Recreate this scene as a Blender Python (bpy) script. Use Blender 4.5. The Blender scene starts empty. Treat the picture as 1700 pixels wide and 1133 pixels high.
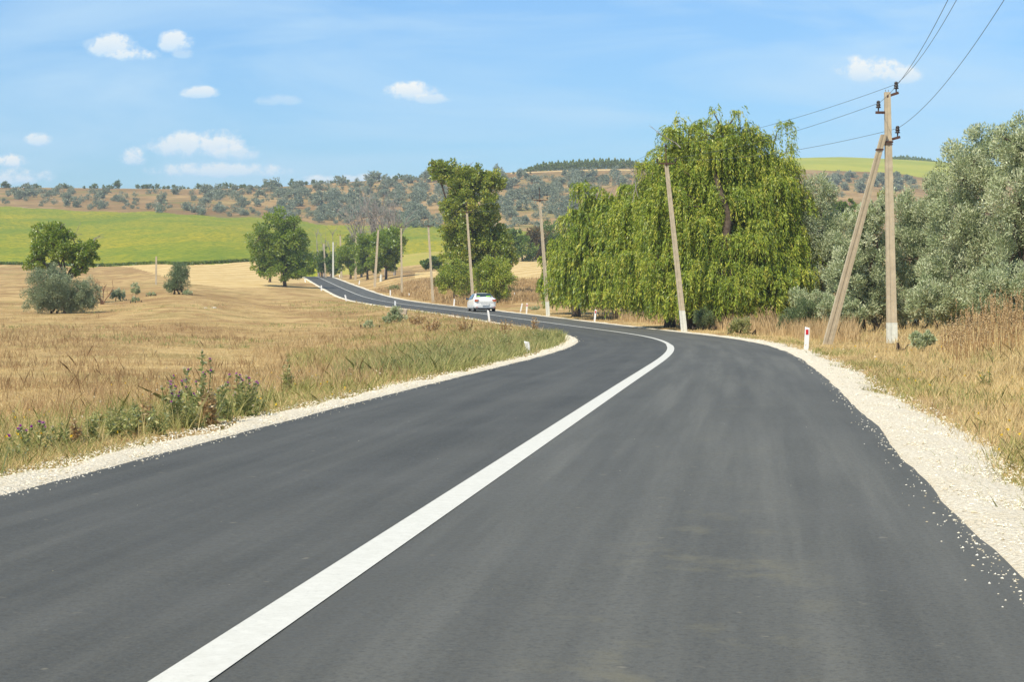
import bpy, math, random
import numpy as np
from mathutils import Vector, Matrix
R = math.radians
rng = np.random.default_rng(7)
random.seed(7)
scene = bpy.context.scene
COL = scene.collection
F = 3069.0          # focal length in photograph pixels
HZ, CX, EYE = 490.0, 850.0, 1.5

# ------------------------------------------------------------------ camera
cam = bpy.data.cameras.new('camera'); camo = bpy.data.objects.new('camera', cam); COL.objects.link(camo)
cam.sensor_width = 36; cam.lens = 36 * F / 1700.0
cam.clip_start = 0.1; cam.clip_end = 20000
camo.location = (0, 0, EYE)
camo.rotation_euler = (R(90), 0, 0)
cam.shift_y = -(566.5 - HZ) / 1700.0
scene.camera = camo

# ------------------------------------------------------------------ light
SUN_EL, SUN_AZ = 52.0, 220.0      # azimuth clockwise from +Y: behind and to the left
sx, sy, sz = math.sin(R(SUN_AZ)) * math.cos(R(SUN_EL)), math.cos(R(SUN_AZ)) * math.cos(R(SUN_EL)), math.sin(R(SUN_EL))
sun = bpy.data.lights.new('sun', 'SUN'); suno = bpy.data.objects.new('sun', sun); COL.objects.link(suno)
sun.energy = 5.0; sun.angle = R(0.55); sun.color = (1.0, 0.91, 0.74)
suno.rotation_euler = Vector((sx, sy, sz)).to_track_quat('Z', 'Y').to_euler()
suno.location = (-20, -20, 40)

world = bpy.data.worlds.new('World'); scene.world = world; world.use_nodes = True
scene.view_settings.view_transform = 'Standard'; scene.view_settings.look = 'None'
scene.view_settings.exposure = 0.12; scene.view_settings.gamma = 1.0

class G:
    """small node-graph helper"""
    def __init__(s, tree): s.t = tree; s.n = tree.nodes; s.l = tree.links
    def add(s, kind, **kw):
        nd = s.n.new(kind)
        for k, v in kw.items():
            if k == 'inp':
                for a, b in v.items():
                    if hasattr(b, 'is_linked') or isinstance(b, bpy.types.NodeSocket): s.l.new(b, nd.inputs[a])
                    else: nd.inputs[a].default_value = b
            else: setattr(nd, k, v)
        return nd
    def math(s, op, a, b=0.0, c=None, clamp=False):
        nd = s.n.new('ShaderNodeMath'); nd.operation = op; nd.use_clamp = clamp
        for i, v in enumerate((a, b) if c is None else (a, b, c)):
            if isinstance(v, bpy.types.NodeSocket): s.l.new(v, nd.inputs[i])
            else: nd.inputs[i].default_value = v
        return nd.outputs[0]
    def mix(s, f, a, b, mode='MIX'):
        nd = s.n.new('ShaderNodeMix'); nd.data_type = 'RGBA'; nd.blend_type = mode
        for i, v in ((0, f), (6, a), (7, b)):
            if isinstance(v, bpy.types.NodeSocket): s.l.new(v, nd.inputs[i])
            else: nd.inputs[i].default_value = v if i == 0 else (*v, 1) if len(v) == 3 else v
        return nd.outputs[2]
    def ramp(s, f, stops):
        nd = s.n.new('ShaderNodeValToRGB'); s.l.new(f, nd.inputs[0]); e = nd.color_ramp.elements
        while len(e) < len(stops): e.new(0.5)
        for q, (p, c) in zip(e, stops):
            q.position = p; q.color = (*c, 1) if hasattr(c, '__len__') else (c, c, c, 1)
        return nd.outputs[0]
    def noise(s, vec, scale, detail=4, rough=0.55, dim='3D', dist=0.0):
        nd = s.n.new('ShaderNodeTexNoise'); nd.noise_dimensions = dim
        if vec is not None: s.l.new(vec, nd.inputs['Vector'])
        nd.inputs['Scale'].default_value = scale; nd.inputs['Detail'].default_value = detail
        nd.inputs['Roughness'].default_value = rough; nd.inputs['Distortion'].default_value = dist
        return nd.outputs[0]

def build_world():
    g = G(world.node_tree); g.n.clear()
    sky = g.add('ShaderNodeTexSky', sky_type='NISHITA', sun_disc=False)
    sky.sun_elevation = R(SUN_EL); sky.sun_rotation = R(SUN_AZ)
    sky.altitude = 0; sky.air_density = 1.0; sky.dust_density = 0.4; sky.ozone_density = 2.5
    tc = g.add('ShaderNodeTexCoord')
    nrm = g.add('ShaderNodeVectorMath', operation='NORMALIZE', inp={0: tc.outputs['Generated']}).outputs[0]
    sep = g.add('ShaderNodeSeparateXYZ', inp={0: nrm})
    x, y, z = sep.outputs
    # the hazy low sky of this place: Nishita's yellow-white horizon is bluer here
    el = g.math('MULTIPLY', z, 1.0)
    tint = g.ramp(el, [(0.0, (SKY_T0)), (0.17, SKY_T1), (0.5, (0.9, 0.95, 1.0))])
    base = g.mix(1.0, sky.outputs[0], tint, 'MULTIPLY')
    # cloud bank coordinates: azimuth / elevation of the direction
    yy = g.math('MAXIMUM', y, 0.05)
    u = g.math('DIVIDE', x, yy); v = g.math('DIVIDE', z, yy)
    comb = g.add('ShaderNodeCombineXYZ', inp={0: u, 1: v, 2: 0.0}).outputs[0]
    n1 = g.noise(comb, 110, 7, 0.68)
    n2 = g.noise(comb, 38, 3, 0.5)
    nn = g.math('ADD', g.math('MULTIPLY', n1, 0.6), g.math('MULTIPLY', n2, 0.4))
    wob = g.math('SUBTRACT', nn, 0.5)
    total = None; shade = None
    for (px, py, rx, ry, st) in CLOUDS:
        cu, cv = (px - CX) / F, (HZ - py) / F
        du = g.math('DIVIDE', g.math('SUBTRACT', u, cu), rx * 1.22 / F)
        dv0 = g.math('SUBTRACT', v, cv)
        # flat base, domed top
        dvu = g.math('DIVIDE', g.math('MAXIMUM', dv0, 0.0), ry / F)
        dvd = g.math('DIVIDE', g.math('MINIMUM', dv0, 0.0), ry * 0.62 / F)
        dv = g.math('ADD', dvu, dvd)
        d2 = g.math('ADD', g.math('MULTIPLY', du, du), g.math('MULTIPLY', dv, dv))
        m = g.math('SUBTRACT', 1.0, d2)
        m = g.math('ADD', m, g.math('MULTIPLY_ADD', wob, 8.0, .55))
        m = g.math('MULTIPLY', m, .85, clamp=True)
        m = g.math('MULTIPLY', m, st)
        lim = g.math('SUBTRACT', 2.2, d2, clamp=True)
        m = g.math('MULTIPLY', m, lim)
        sh = g.math('MULTIPLY', g.math('MULTIPLY_ADD', dv, 0.5, 0.62, clamp=True), m)
        total = m if total is None else g.math('MAXIMUM', total, m)
        shade = sh if shade is None else g.math('MAXIMUM', shade, sh)
    # thin high veils
    vm = g.add('ShaderNodeMapping', inp={'Vector': comb}); vm.inputs['Scale'].default_value = (5, 22, 1); vm.inputs['Location'].default_value = (0.35, 0.6, 0)
    vn = g.noise(vm.outputs[0], 1.0, 5, 0.55, dist=0.6)
    veil = g.ramp(vn, [(0.42, 0.0), (0.68, 0.62)])
    base = g.mix(veil, base, VEIL)
    ccol = g.mix(shade, CLOUD_LO, CLOUD_HI)
    out = g.mix(total, base, ccol)
    bg = g.add('ShaderNodeBackground', inp={'Color': out, 'Strength': 0.12})
    o = g.add('ShaderNodeOutputWorld', inp={'Surface': bg.outputs[0]})
SKY_T0, SKY_T1 = (0.60, 0.83, 1.04), (0.74, 1.02, 1.24)
VEIL = (4.6, 6.4, 7.9)
CLOUD_LO, CLOUD_HI = (4.6, 6.3, 7.9), (7.7, 7.9, 7.7)
CLOUDS = [(190, 80, 30, 22, .9), (222, 92, 30, 14, .95), (158, 74, 18, 10, .4), (290, 72, 22, 22, .9), (304, 90, 14, 10, .5), (332, 155, 25, 11, .85), (462, 168, 28, 11, .45),
          (680, 153, 32, 17, 1.), (712, 165, 28, 10, .7), (65, 234, 18, 12, .85), (220, 263, 18, 17, .85),
          (310, 245, 48, 24, .9), (365, 240, 42, 24, 1.), (395, 255, 30, 18, .75), (15, 270, 24, 14, 1.), (25, 295, 45, 18, .85), (370, 285, 90, 14, .8),
          (545, 300, 40, 9, .8), (610, 298, 45, 9, .8), (1445, 118, 42, 24, 1.), (1485, 126, 38, 18, .9)]
build_world()

# ------------------------------------------------------------------ road geometry (fitted)
KN = [0, 10, 20, 30, 40, 50, 60, 70, 80, 90, 100, 110, 120, 130, 140, 150, 168, 186, 204, 222, 240, 258, 276, 294, 312, 330, 348, 366, 384, 402, 420, 438, 456, 474, 492, 510, 540, 580, 640]
TH = [0.1309, 0.13, 0.1269, 0.1242, 0.1172, 0.1003, 0.0712, 0.0356, -0.0012, -0.0361, -0.0671, -0.0931, -0.1145, -0.1324, -0.1476, -0.1607, -0.1802, -0.1933, -0.1973, -0.1905, -0.1752, -0.1572, -0.143, -0.136, -0.1349, -0.1361, -0.1371, -0.1373, -0.1372, -0.1369, -0.137, -0.1378, -0.1392, -0.1411, -0.1432, -0.1452, -.15, -.16, -.18]
ZZ = [0.03, 0.02, 0.0, -0.046, -0.132, -0.224, -0.309, -0.391, -0.464, -0.527, -0.572, -0.591, -0.579, -0.536, -0.467, -0.379, -0.198, -0.005, 0.194, 0.412, 0.661, 0.955, 1.29, 1.657, 2.045, 2.45, 2.87, 3.303, 3.747, 4.197, 4.652, 5.109, 5.568, 6.027, 6.42, 6.6, 6.5, 5.9, 4.6]
BK = [0.0068, 0.0094, 0.0115, 0.0112, 0.0085, 0.0048, 0.0011, -0.0018, -0.0036, -0.0045, -0.0045, -0.0037, -0.0023, -0.0007, 0.001, 0.0024, 0.0043, 0.0055, 0.0061, 0.0064, 0.0063, 0.0063, 0.0064, 0.0068, 0.0073, 0.008, 0.0087, 0.0094, 0.01, 0.0103, 0.0103, 0.0101, 0.0096, 0.0089, 0.0082, 0.0074, .006, .003, 0]
ss = np.arange(0, 640.1, 1.0)
th_ = np.interp(ss, KN, TH); rz_ = np.interp(ss, KN, ZZ); rb_ = np.interp(ss, KN, BK)
def smooth(a, k):
    p = np.pad(a, k, mode='edge'); return np.convolve(p, np.ones(2 * k + 1) / (2 * k + 1), 'valid')
th_ = smooth(th_, 4); rz_ = smooth(rz_, 6); rb_ = smooth(rb_, 6)
rx_ = -1.3976 + np.concatenate([[0], np.cumsum(np.sin(th_[:-1]))])
ry_ = 6 + np.concatenate([[0], np.cumsum(np.cos(th_[:-1]))])
nb = 60; k = np.arange(-nb, 0)
rx_ = np.concatenate([rx_[0] + k * math.sin(.1309), rx_]); ry_ = np.concatenate([ry_[0] + k * math.cos(.1309), ry_])
rz_ = np.concatenate([np.full(nb, rz_[0]), rz_]); rb_ = np.concatenate([np.full(nb, rb_[0]), rb_]); th_ = np.concatenate([np.full(nb, .1309), th_])
rs_ = np.arange(-nb, 641, 1.0)
WL, WR = 3.45, 3.5        # half widths left / right of the line
GL, GR = 0.62, 0.78       # gravel shoulder widths

def road_off(X, Y):
    return (X - np.interp(Y, ry_, rx_)) * np.cos(np.interp(Y, ry_, th_))
def road_z(X, Y):
    o = np.clip(road_off(X, Y), -5, 5)
    return np.interp(Y, ry_, rz_) + np.interp(Y, ry_, rb_) * o
def road_pt(s, o):
    X = np.interp(s, rs_, rx_); Y = np.interp(s, rs_, ry_); t = np.interp(s, rs_, th_)
    return X + o * np.cos(t), Y - o * np.sin(t), np.interp(s, rs_, rz_) + np.interp(s, rs_, rb_) * o

# ------------------------------------------------------------------ terrain table: photo column -> (distance, height or photo row)
def zof(D, v): return 1.5 + (HZ - v) * D / F if v > 150 else v
TAB = {
 -900: [(8, -.1), (30, -.4), (60, -.7), (100, -.6), (170, 520), (300, 477), (420, 458), (500, 445), (900, 335), (1150, 300), (1220, 297), (1500, 76.), (2500, 60.)],
 0:    [(8, -.1), (30, -.4), (60, -.6), (100, -.6), (170, 520), (300, 476), (420, 456), (500, 443), (900, 345), (1150, 313), (1200, 309), (1500, 74.), (2500, 55.)],
 170:  [(8, -.1), (30, -.4), (60, -.6), (100, -.6), (170, 519), (300, 475), (380, 462), (480, 444), (900, 352), (1150, 314), (1200, 310), (1500, 74.), (2500, 55.)],
 300:  [(8, -.1), (30, -.4), (60, -.7), (100, -.7), (170, 508), (210, 490), (320, 472), (430, 443), (880, 357), (1130, 316), (1180, 312), (1500, 74.), (2500, 55.)],
 450:  [(8, -.1), (30, -.4), (60, -.7), (100, -.9), (160, -.6), (230, 507), (300, 486), (340, 477), (400, 461), (460, 434), (880, 366), (1120, 316), (1180, 308), (1500, 78.), (2500, 60.)],
 530:  [(8, -.1), (30, -.3), (60, -.6), (100, -.8), (160, -.6), (230, 503), (300, 485), (380, 470), (470, 460), (560, 452), (620, 440), (900, 374), (1130, 308), (1190, 302), (1500, 80.), (2500, 60.)],
 620:  [(8, 0), (30, -.2), (60, -.4), (100, -.75), (150, -.6), (200, .1), (245, .7), (300, 483), (360, 469), (430, 456), (500, 449), (600, 436), (900, 378), (1140, 302), (1200, 297), (1500, 86.), (2500, 60.)],
 700:  [(8, 0), (30, -.1), (60, -.2), (100, -.5), (150, -.25), (190, .15), (215, .4), (260, 490), (330, 466), (420, 448), (500, 438), (600, 424), (860, 379), (1140, 300), (1200, 292), (1500, 86.), (2500, 60.)],
 850:  [(8, 0), (30, 0), (60, -.2), (100, -.45), (140, -.35), (180, 512), (230, 492), (300, 474), (400, 449), (480, 432), (560, 422), (800, 385), (1080, 300), (1180, 284), (1500, 98.), (2500, 80.)],
 1000: [(8, 0), (30, 0), (60, -.3), (100, -.55), (140, -.3), (200, .3), (300, 475), (400, 450), (500, 432), (800, 380), (1080, 292), (1180, 278), (1500, 100.), (2500, 80.)],
 1200: [(8, 0), (30, 0), (60, -.3), (100, -.5), (140, -.3), (200, .4), (300, 476), (500, 440), (850, 365), (1080, 296), (1220, 276), (1500, 262), (1700, 118.), (2500, 80.)],
 1400: [(8, .05), (30, 0), (60, -.25), (100, -.3), (140, -.1), (200, .6), (300, 478), (500, 450), (850, 375), (1080, 310), (1220, 283), (1550, 257), (1750, 122.), (2500, 80.)],
 1550: [(8, .1), (30, .15), (60, 0), (100, -.1), (140, .1), (200, .8), (300, 478), (500, 450), (850, 378), (1080, 315), (1220, 293), (1550, 265), (1750, 116.), (2500, 80.)],
 1700: [(8, .1), (20, .15), (40, .35), (60, .4), (100, .2), (140, .3), (200, 1.0), (300, 475), (500, 450), (850, 380), (1080, 325), (1220, 305), (1550, 276), (1750, 100.), (2500, 80.)],
 2600: [(8, .2), (20, .4), (40, .8), (60, .8), (100, .7), (140, .8), (200, 1.3), (300, 475), (500, 450), (850, 380), (1080, 340), (1220, 325), (1550, 305), (1750, 90.), (2500, 70.)],
}
LG = np.linspace(math.log(8), math.log(2500), 700)
DG = np.exp(LG)
cols = sorted(TAB)
TG = []
for c in cols:
    a = np.array([(D, zof(D, v)) for D, v in TAB[c]], float)
    TG.append(smooth(np.interp(DG, a[:, 0], a[:, 1]), 5))
TG = np.array(TG)
UG = np.arange(-900, 2601, 10.0)
# smooth interpolation between the columns
TT = np.array([np.interp(UG, cols, TG[:, j]) for j in range(TG.shape[1])]).T
kk = np.hanning(15); kk /= kk.sum()
TT = np.apply_along_axis(lambda a: np.convolve(np.pad(a, 7, mode='edge'), kk, 'valid'), 0, TT)

def wav(X, Y):
    s = 0.0
    for a, b, c, amp in ((.21, .07, 1.3, .04), (-.13, .17, 4.1, .05), (.05, -.06, .7, .10), (.031, .022, 2.2, .14), (.37, .29, 5.0, .02), (-.61, .43, 0.3, .014)):
        s = s + amp * np.sin(a * X + b * Y + c + 0.9 * np.sin(.043 * X - .031 * Y + c))
    return s
def table(X, Y):
    D = np.clip(Y, 8.001, 2499)
    u = np.clip(CX + F * X / np.maximum(Y, 8.0), -899, 2599)
    ui = (u + 900) / 10.0; i = np.floor(ui).astype(int); i = np.clip(i, 0, len(UG) - 2); fu = ui - i
    li = (np.log(D) - LG[0]) / (LG[1] - LG[0]); j = np.clip(np.floor(li).astype(int), 0, len(LG) - 2); fl = li - j
    return (TT[i, j] * (1 - fu) * (1 - fl) + TT[i + 1, j] * fu * (1 - fl) + TT[i, j + 1] * (1 - fu) * fl + TT[i + 1, j + 1] * fu * fl)
def height(X, Y):
    X = np.asarray(X, float); Y = np.asarray(Y, float)
    o = road_off(X, Y); rz = road_z(X, Y)
    e = np.where(o < 0, -o - WL - GL, o - WR - GR)         # distance outside the gravel
    T = table(X, Y) + wav(X, Y) * np.clip((e + 1) / 6, 0, 1)
    t = np.clip(e / (5.0 + np.clip(Y, 0, 300) * .012), 0, 1); t = t * t * (3 - 2 * t)
    t = np.where((Y > 630) | (Y < -52), 1, t)
    z = (rz + 0.015) * (1 - t) + T * t
    t2 = np.clip((e + 0.15) / .35, 0, 1)
    return z - np.where((Y > 630), 0, .10 * (1 - t2))
def hit(px, py):
    Ds = np.exp(np.linspace(math.log(9), math.log(1700), 3000))
    X = (px - CX) / F * Ds
    yy = HZ + F * (EYE - height(X, Ds)) / Ds
    k = np.argmax(yy <= py) if (yy <= py).any() else len(Ds) - 1
    D = float(Ds[k]); return Vector(((px - CX) / F * D, D, float(height((px - CX) / F * D, D))))
def atD(px, D):
    X = (px - CX) / F * D
    return Vector((X, D, float(height(X, D))))
def P3(px, py, D, dy=0.0):           # world point seen at photo pixel, at distance D (+dy)
    D2 = D + dy
    return Vector(((px - CX) / F * D, D2, EYE + (HZ - py) / F * D))

# ------------------------------------------------------------------ object helpers
def tag(o, label=None, cat=None, group=None, kind=None):
    if label: o['label'] = label
    if cat: o['category'] = cat
    if group: o['group'] = group
    if kind: o['kind'] = kind
    return o
def thing(name, label, cat, loc=(0, 0, 0), rz=0, group=None):
    o = bpy.data.objects.new(name, None); COL.objects.link(o); o.location = loc; o.rotation_euler = (0, 0, rz)
    o.empty_display_size = .3
    return tag(o, label, cat, group)
class MB:
    def __init__(s): s.v = []; s.f = []
    def box(s, c, h, rot=None):
        b = len(s.v)
        for dx in (-1, 1):
            for dy in (-1, 1):
                for dz in (-1, 1):
                    p = Vector((dx * h[0], dy * h[1], dz * h[2]))
                    if rot is not None: p = rot @ p
                    s.v.append(tuple(p + Vector(c)))
        for q in ((0, 1, 3, 2), (4, 6, 7, 5), (0, 4, 5, 1), (2, 3, 7, 6), (0, 2, 6, 4), (1, 5, 7, 3)): s.f.append(tuple(b + i for i in q))
        return s
    def tube(s, pts, rad, n=6, cap=True, sq=None):
        pts = [Vector(p) for p in pts]; b = len(s.v)
        if not hasattr(rad, '__len__'): rad = [rad] * len(pts)
        up = Vector((0, 1, 0)) if sq else None
        for i, p in enumerate(pts):
            d = (pts[min(i + 1, len(pts) - 1)] - pts[max(i - 1, 0)]).normalized()
            a = d.cross(Vector((0, 0, 1)) if abs(d.z) < .9 else Vector((0, 1, 0))).normalized(); c = d.cross(a).normalized()
            for k in range(n):
                t = 2 * math.pi * (k + (.5 if n == 4 else 0)) / n
                w = math.sqrt(2) if n == 4 else 1
                s.v.append(tuple(p + (a * math.cos(t) + c * math.sin(t)) * rad[i] * w))
        for i in range(len(pts) - 1):
            for k in range(n):
                s.f.append((b + i * n + k, b + i * n + (k + 1) % n, b + (i + 1) * n + (k + 1) % n, b + (i + 1) * n + k))
        if cap:
            s.f.append(tuple(b + k for k in range(n))[::-1]); s.f.append(tuple(b + (len(pts) - 1) * n + k for k in range(n)))
        return s
    def lathe(s, prof, c=(0, 0, 0), n=12):
        b = len(s.v)
        for r, z in prof:
            for k in range(n):
                t = 2 * math.pi * k / n; s.v.append((c[0] + r * math.cos(t), c[1] + r * math.sin(t), c[2] + z))
        m = len(prof)
        for i in range(m - 1):
            for k in range(n): s.f.append((b + i * n + k, b + i * n + (k + 1) % n, b + (i + 1) * n + (k + 1) % n, b + (i + 1) * n + k))
        s.f.append(tuple(b + k for k in range(n))[::-1]); s.f.append(tuple(b + (m - 1) * n + k for k in range(n)))
        return s
    def build(s, name, mat, parent=None, smooth=False, bevel=0, subsurf=0):
        me = bpy.data.meshes.new(name); me.from_pydata(s.v, [], s.f); me.update()
        if smooth: me.polygons.foreach_set('use_smooth', [True] * len(me.polygons))
        me.materials.append(mat)
        o = bpy.data.objects.new(name, me); COL.objects.link(o)
        if parent: o.parent = parent
        if bevel:
            m = o.modifiers.new('bevel', 'BEVEL'); m.width = bevel; m.segments = 2; m.limit_method = 'ANGLE'
        if subsurf:
            m = o.modifiers.new('sub', 'SUBSURF'); m.levels = subsurf; m.render_levels = subsurf
        return o
def np_mesh(name, V, n, mat, parent=None, tint=None, smooth=False, loc=None):
    """V: (N,n,3) separate n-gons"""
    N = len(V); me = bpy.data.meshes.new(name)
    me.vertices.add(N * n); me.vertices.foreach_set('co', V.reshape(-1).astype(np.float32))
    me.loops.add(N * n); me.loops.foreach_set('vertex_index', np.arange(N * n, dtype=np.int32))
    me.polygons.add(N); me.polygons.foreach_set('loop_start', (np.arange(N) * n).astype(np.int32))
    me.update(calc_edges=True)
    if tint is not None:
        a = me.attributes.new('tint', 'FLOAT', 'FACE'); a.data.foreach_set('value', tint.astype(np.float32))
    me.materials.append(mat)
    o = bpy.data.objects.new(name, me); COL.objects.link(o)
    if parent: o.parent = parent
    return o
def grid_mesh(name, X, Y, Z, mat, mask=None, uv=None, smooth=True):
    nr, nc = X.shape
    V = np.stack([X, Y, Z], -1).reshape(-1, 3)
    i = np.arange(nr - 1)[:, None] * nc + np.arange(nc - 1)[None]
    Fq = np.stack([i, i + 1, i + nc + 1, i + nc], -1).reshape(-1, 4)
    if mask is not None: Fq = Fq[mask.reshape(-1)]
    used = np.unique(Fq); remap = np.zeros(len(V), int); remap[used] = np.arange(len(used)); V2 = V[used]; Fq = remap[Fq]
    me = bpy.data.meshes.new(name); me.vertices.add(len(V2)); me.vertices.foreach_set('co', V2.reshape(-1).astype(np.float32))
    N = len(Fq); me.loops.add(N * 4); me.loops.foreach_set('vertex_index', Fq.reshape(-1).astype(np.int32))
    me.polygons.add(N); me.polygons.foreach_set('loop_start', (np.arange(N) * 4).astype(np.int32))
    me.update(calc_edges=True)
    if smooth: me.polygons.foreach_set('use_smooth', [True] * N)
    if uv is not None:
        l = me.uv_layers.new(name='UVMap'); U = uv.reshape(-1, 2)[used][Fq.reshape(-1)]
        l.data.foreach_set('uv', U.reshape(-1).astype(np.float32))
    me.materials.append(mat)
    o = bpy.data.objects.new(name, me); COL.objects.link(o); return o

# ------------------------------------------------------------------ materials
def new_mat(name):
    m = bpy.data.materials.new(name); m.use_nodes = True; g = G(m.node_tree); g.n.clear()
    g.out = g.add('ShaderNodeOutputMaterial'); return m, g
def princ(g, color, rough=.8, bump=None, bs=.3, bd=.02, spec=.3, metal=0):
    p = g.add('ShaderNodeBsdfPrincipled')
    if isinstance(color, bpy.types.NodeSocket): g.l.new(color, p.inputs['Base Color'])
    else: p.inputs['Base Color'].default_value = (*color, 1)
    if isinstance(rough, bpy.types.NodeSocket): g.l.new(rough, p.inputs['Roughness'])
    else: p.inputs['Roughness'].default_value = rough
    p.inputs['Specular IOR Level'].default_value = spec; p.inputs['Metallic'].default_value = metal
    if bump is not None:
        b = g.add('ShaderNodeBump', inp={'Height': bump, 'Strength': bs, 'Distance': bd}); g.l.new(b.outputs[0], p.inputs['Normal'])
    g.l.new(p.outputs[0], g.out.inputs[0]); return p
def simple(name, col, rough=.6, var=.15, scale=8, metal=0, spec=.4, bump=.0):
    m, g = new_mat(name); tc = g.add('ShaderNodeTexCoord').outputs['Object']
    n = g.noise(tc, scale, 5)
    c = g.mix(g.ramp(n, [(.3, 0.), (.7, 1.)]), tuple(x * (1 - var) for x in col), tuple(min(1, x * (1 + var)) for x in col))
    princ(g, c, rough, n if bump else None, bump, .02, spec, metal); return m
def leaf_mat(name, c0, c1, c2, trans=.35, gloss=.12, rough=.45):
    """leaf: three natural leaf colours picked by a random value per leaf"""
    m, g = new_mat(name)
    t = g.add('ShaderNodeAttribute', attribute_name='tint').outputs['Fac']
    c = g.ramp(t, [(0, c0), (.5, c1), (1, c2)])
    d = g.add('ShaderNodeBsdfDiffuse', inp={'Color': c}); tr = g.add('ShaderNodeBsdfTranslucent', inp={'Color': g.mix(.5, c, tuple(x * 1.5 for x in c1))})
    gl = g.add('ShaderNodeBsdfGlossy', inp={'Color': (.9, .95, .8, 1), 'Roughness': rough})
    a = g.add('ShaderNodeMixShader', inp={0: trans, 1: d.outputs[0], 2: tr.outputs[0]})
    fr = g.add('ShaderNodeFresnel', inp={'IOR': 1.4})
    b = g.add('ShaderNodeMixShader', inp={0: g.math('MULTIPLY', fr.outputs[0], gloss * 2.2), 1: a.outputs[0], 2: gl.outputs[0]})
    g.l.new(b.outputs[0], g.out.inputs[0]); return m

def ground_mats():
    M = {}
    def pos(g): return g.add('ShaderNodeNewGeometry').outputs['Position']
    # dry meadow
    m, g = new_mat('dry_meadow'); p = pos(g)
    mp = g.add('ShaderNodeMapping', inp={'Vector': p}); mp.inputs['Scale'].default_value = (1, .45, 1)
    n1 = g.noise(mp.outputs[0], .09, 5, .6); n2 = g.noise(p, 1.1, 5, .65); n3 = g.noise(p, 9, 4, .7)
    c = g.ramp(n1, [(.36, (.44, .30, .125)), (.46, (.58, .405, .175)), (.54, (.70, .51, .24)), (.64, (.50, .345, .15))])
    c2 = g.ramp(n2, [(.36, (.42, .275, .11)), (.5, (.61, .43, .19)), (.66, (.74, .56, .29))])
    c = g.mix(.5, c, c2)
    c = g.mix(g.ramp(g.noise(mp.outputs[0], .30, 6, .7), [(.46, .0), (.60, .75)]), c, (.33, .195, .085))
    gr = g.ramp(g.noise(p, .13, 6, .65), [(.50, 0.), (.62, .6)])
    c = g.mix(gr, c, (.30, .25, .09))
    c = g.mix(g.ramp(g.noise(mp.outputs[0], .07, 6, .65), [(.50, .0), (.60, .7)]), c, (.33, .20, .09))
    c = g.mix(g.ramp(n3, [(.35, .0), (.75, .45)]), c, (.20, .125, .05))
    princ(g, c, .95, n3, .9, .12, .1); M['meadow'] = m
    # green crop
    m, g = new_mat('crop_leaf_field'); p = pos(g)
    mp = g.add('ShaderNodeMapping', inp={'Vector': p}); mp.inputs['Scale'].default_value = (1, .5, 1)
    n1 = g.noise(mp.outputs[0], .02, 5, .6); n2 = g.noise(p, .5, 5, .75); n3 = g.noise(mp.outputs[0], .055, 4, .6)
    c = g.ramp(n1, [(.34, (.19, .25, .018)), (.5, (.32, .325, .018)), (.62, (.47, .38, .02))])
    c = g.mix(g.ramp(n3, [(.48, 0.), (.66, .75)]), c, (.43, .36, .02))
    c = g.mix(g.ramp(n2, [(.42, .0), (.58, .9)]), c, (.11, .18, .02))
    princ(g, c, .9, n2, .8, .7, .1); M['crop'] = m
    # paler ripening strip
    m, g = new_mat('ripening_crop'); p = pos(g)
    n1 = g.noise(p, .03, 5, .6); n2 = g.noise(p, .6, 5, .7)
    c = g.ramp(n1, [(.35, (.38, .36, .07)), (.6, (.50, .40, .11))]); c = g.mix(g.ramp(n2, [(.4, 0.), (.7, .6)]), c, (.24, .23, .05))
    princ(g, c, .9, n2, .8, .5, .1); M['ripe'] = m
    # stubble with tractor rows
    m, g = new_mat('stubble'); p = pos(g)
    w = g.add('ShaderNodeTexWave', wave_type='BANDS', bands_direction='X'); mp = g.add('ShaderNodeMapping', inp={'Vector': p}); mp.inputs['Rotation'].default_value = (0, 0, .35); g.l.new(mp.outputs[0], w.inputs[0])
    w.inputs['Scale'].default_value = .075; w.inputs['Distortion'].default_value = 2.2; w.inputs['Detail'].default_value = 4; w.inputs['Detail Scale'].default_value = 2
    n2 = g.noise(p, .35, 6, .7)
    c = g.mix(g.ramp(w.outputs['Fac'], [(.2, 0.), (.8, 1.)]), (.56, .40, .17), (.70, .54, .27)); c = g.mix(g.ramp(n2, [(.4, 0.), (.7, .55)]), c, (.42, .28, .11))
    princ(g, c, .95, n2, .6, .3, .1); M['stubble'] = m
    # tan hillside
    m, g = new_mat('hillside'); p = pos(g)
    n1 = g.noise(p, .012, 6, .6); n2 = g.noise(p, .12, 6, .7); n3 = g.noise(p, .035, 5, .6)
    c = g.ramp(n1, [(.36, (.24, .135, .055)), (.5, (.35, .22, .10)), (.62, (.47, .32, .14))])
    c = g.mix(g.ramp(n2, [(.42, .0), (.66, .8)]), c, (.19, .145, .06))
    c = g.mix(g.ramp(n3, [(.52, .0), (.66, .75)]), c, (.20, .19, .06))
    c = g.mix(g.ramp(g.noise(p, .05, 3, .5), [(.66, .0), (.74, .5)]), c, (.46, .34, .24))
    princ(g, c, .95, n2, .8, 1.2, .1); M['hill'] = m
    m, g = new_mat('hilltop_crop'); p = pos(g)
    n1 = g.noise(p, .01, 4, .6); n2 = g.noise(p, .4, 4, .7)
    c = g.ramp(n1, [(.35, (.30, .34, .045)), (.6, (.42, .41, .06))]); c = g.mix(g.ramp(n2, [(.4, 0.), (.7, .3)]), c, (.2, .24, .04))
    princ(g, c, .9, n2, .6, .4, .1); M['top'] = m
    # asphalt
    m, g = new_mat('asphalt'); uv = g.add('ShaderNodeUVMap').outputs[0]; p = pos(g)
    sp = g.add('ShaderNodeSeparateXYZ', inp={0: uv}); lat = sp.outputs[0]
    st = g.add('ShaderNodeMapping', inp={'Vector': uv}); st.inputs['Scale'].default_value = (1.0, .03, 1)
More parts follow.
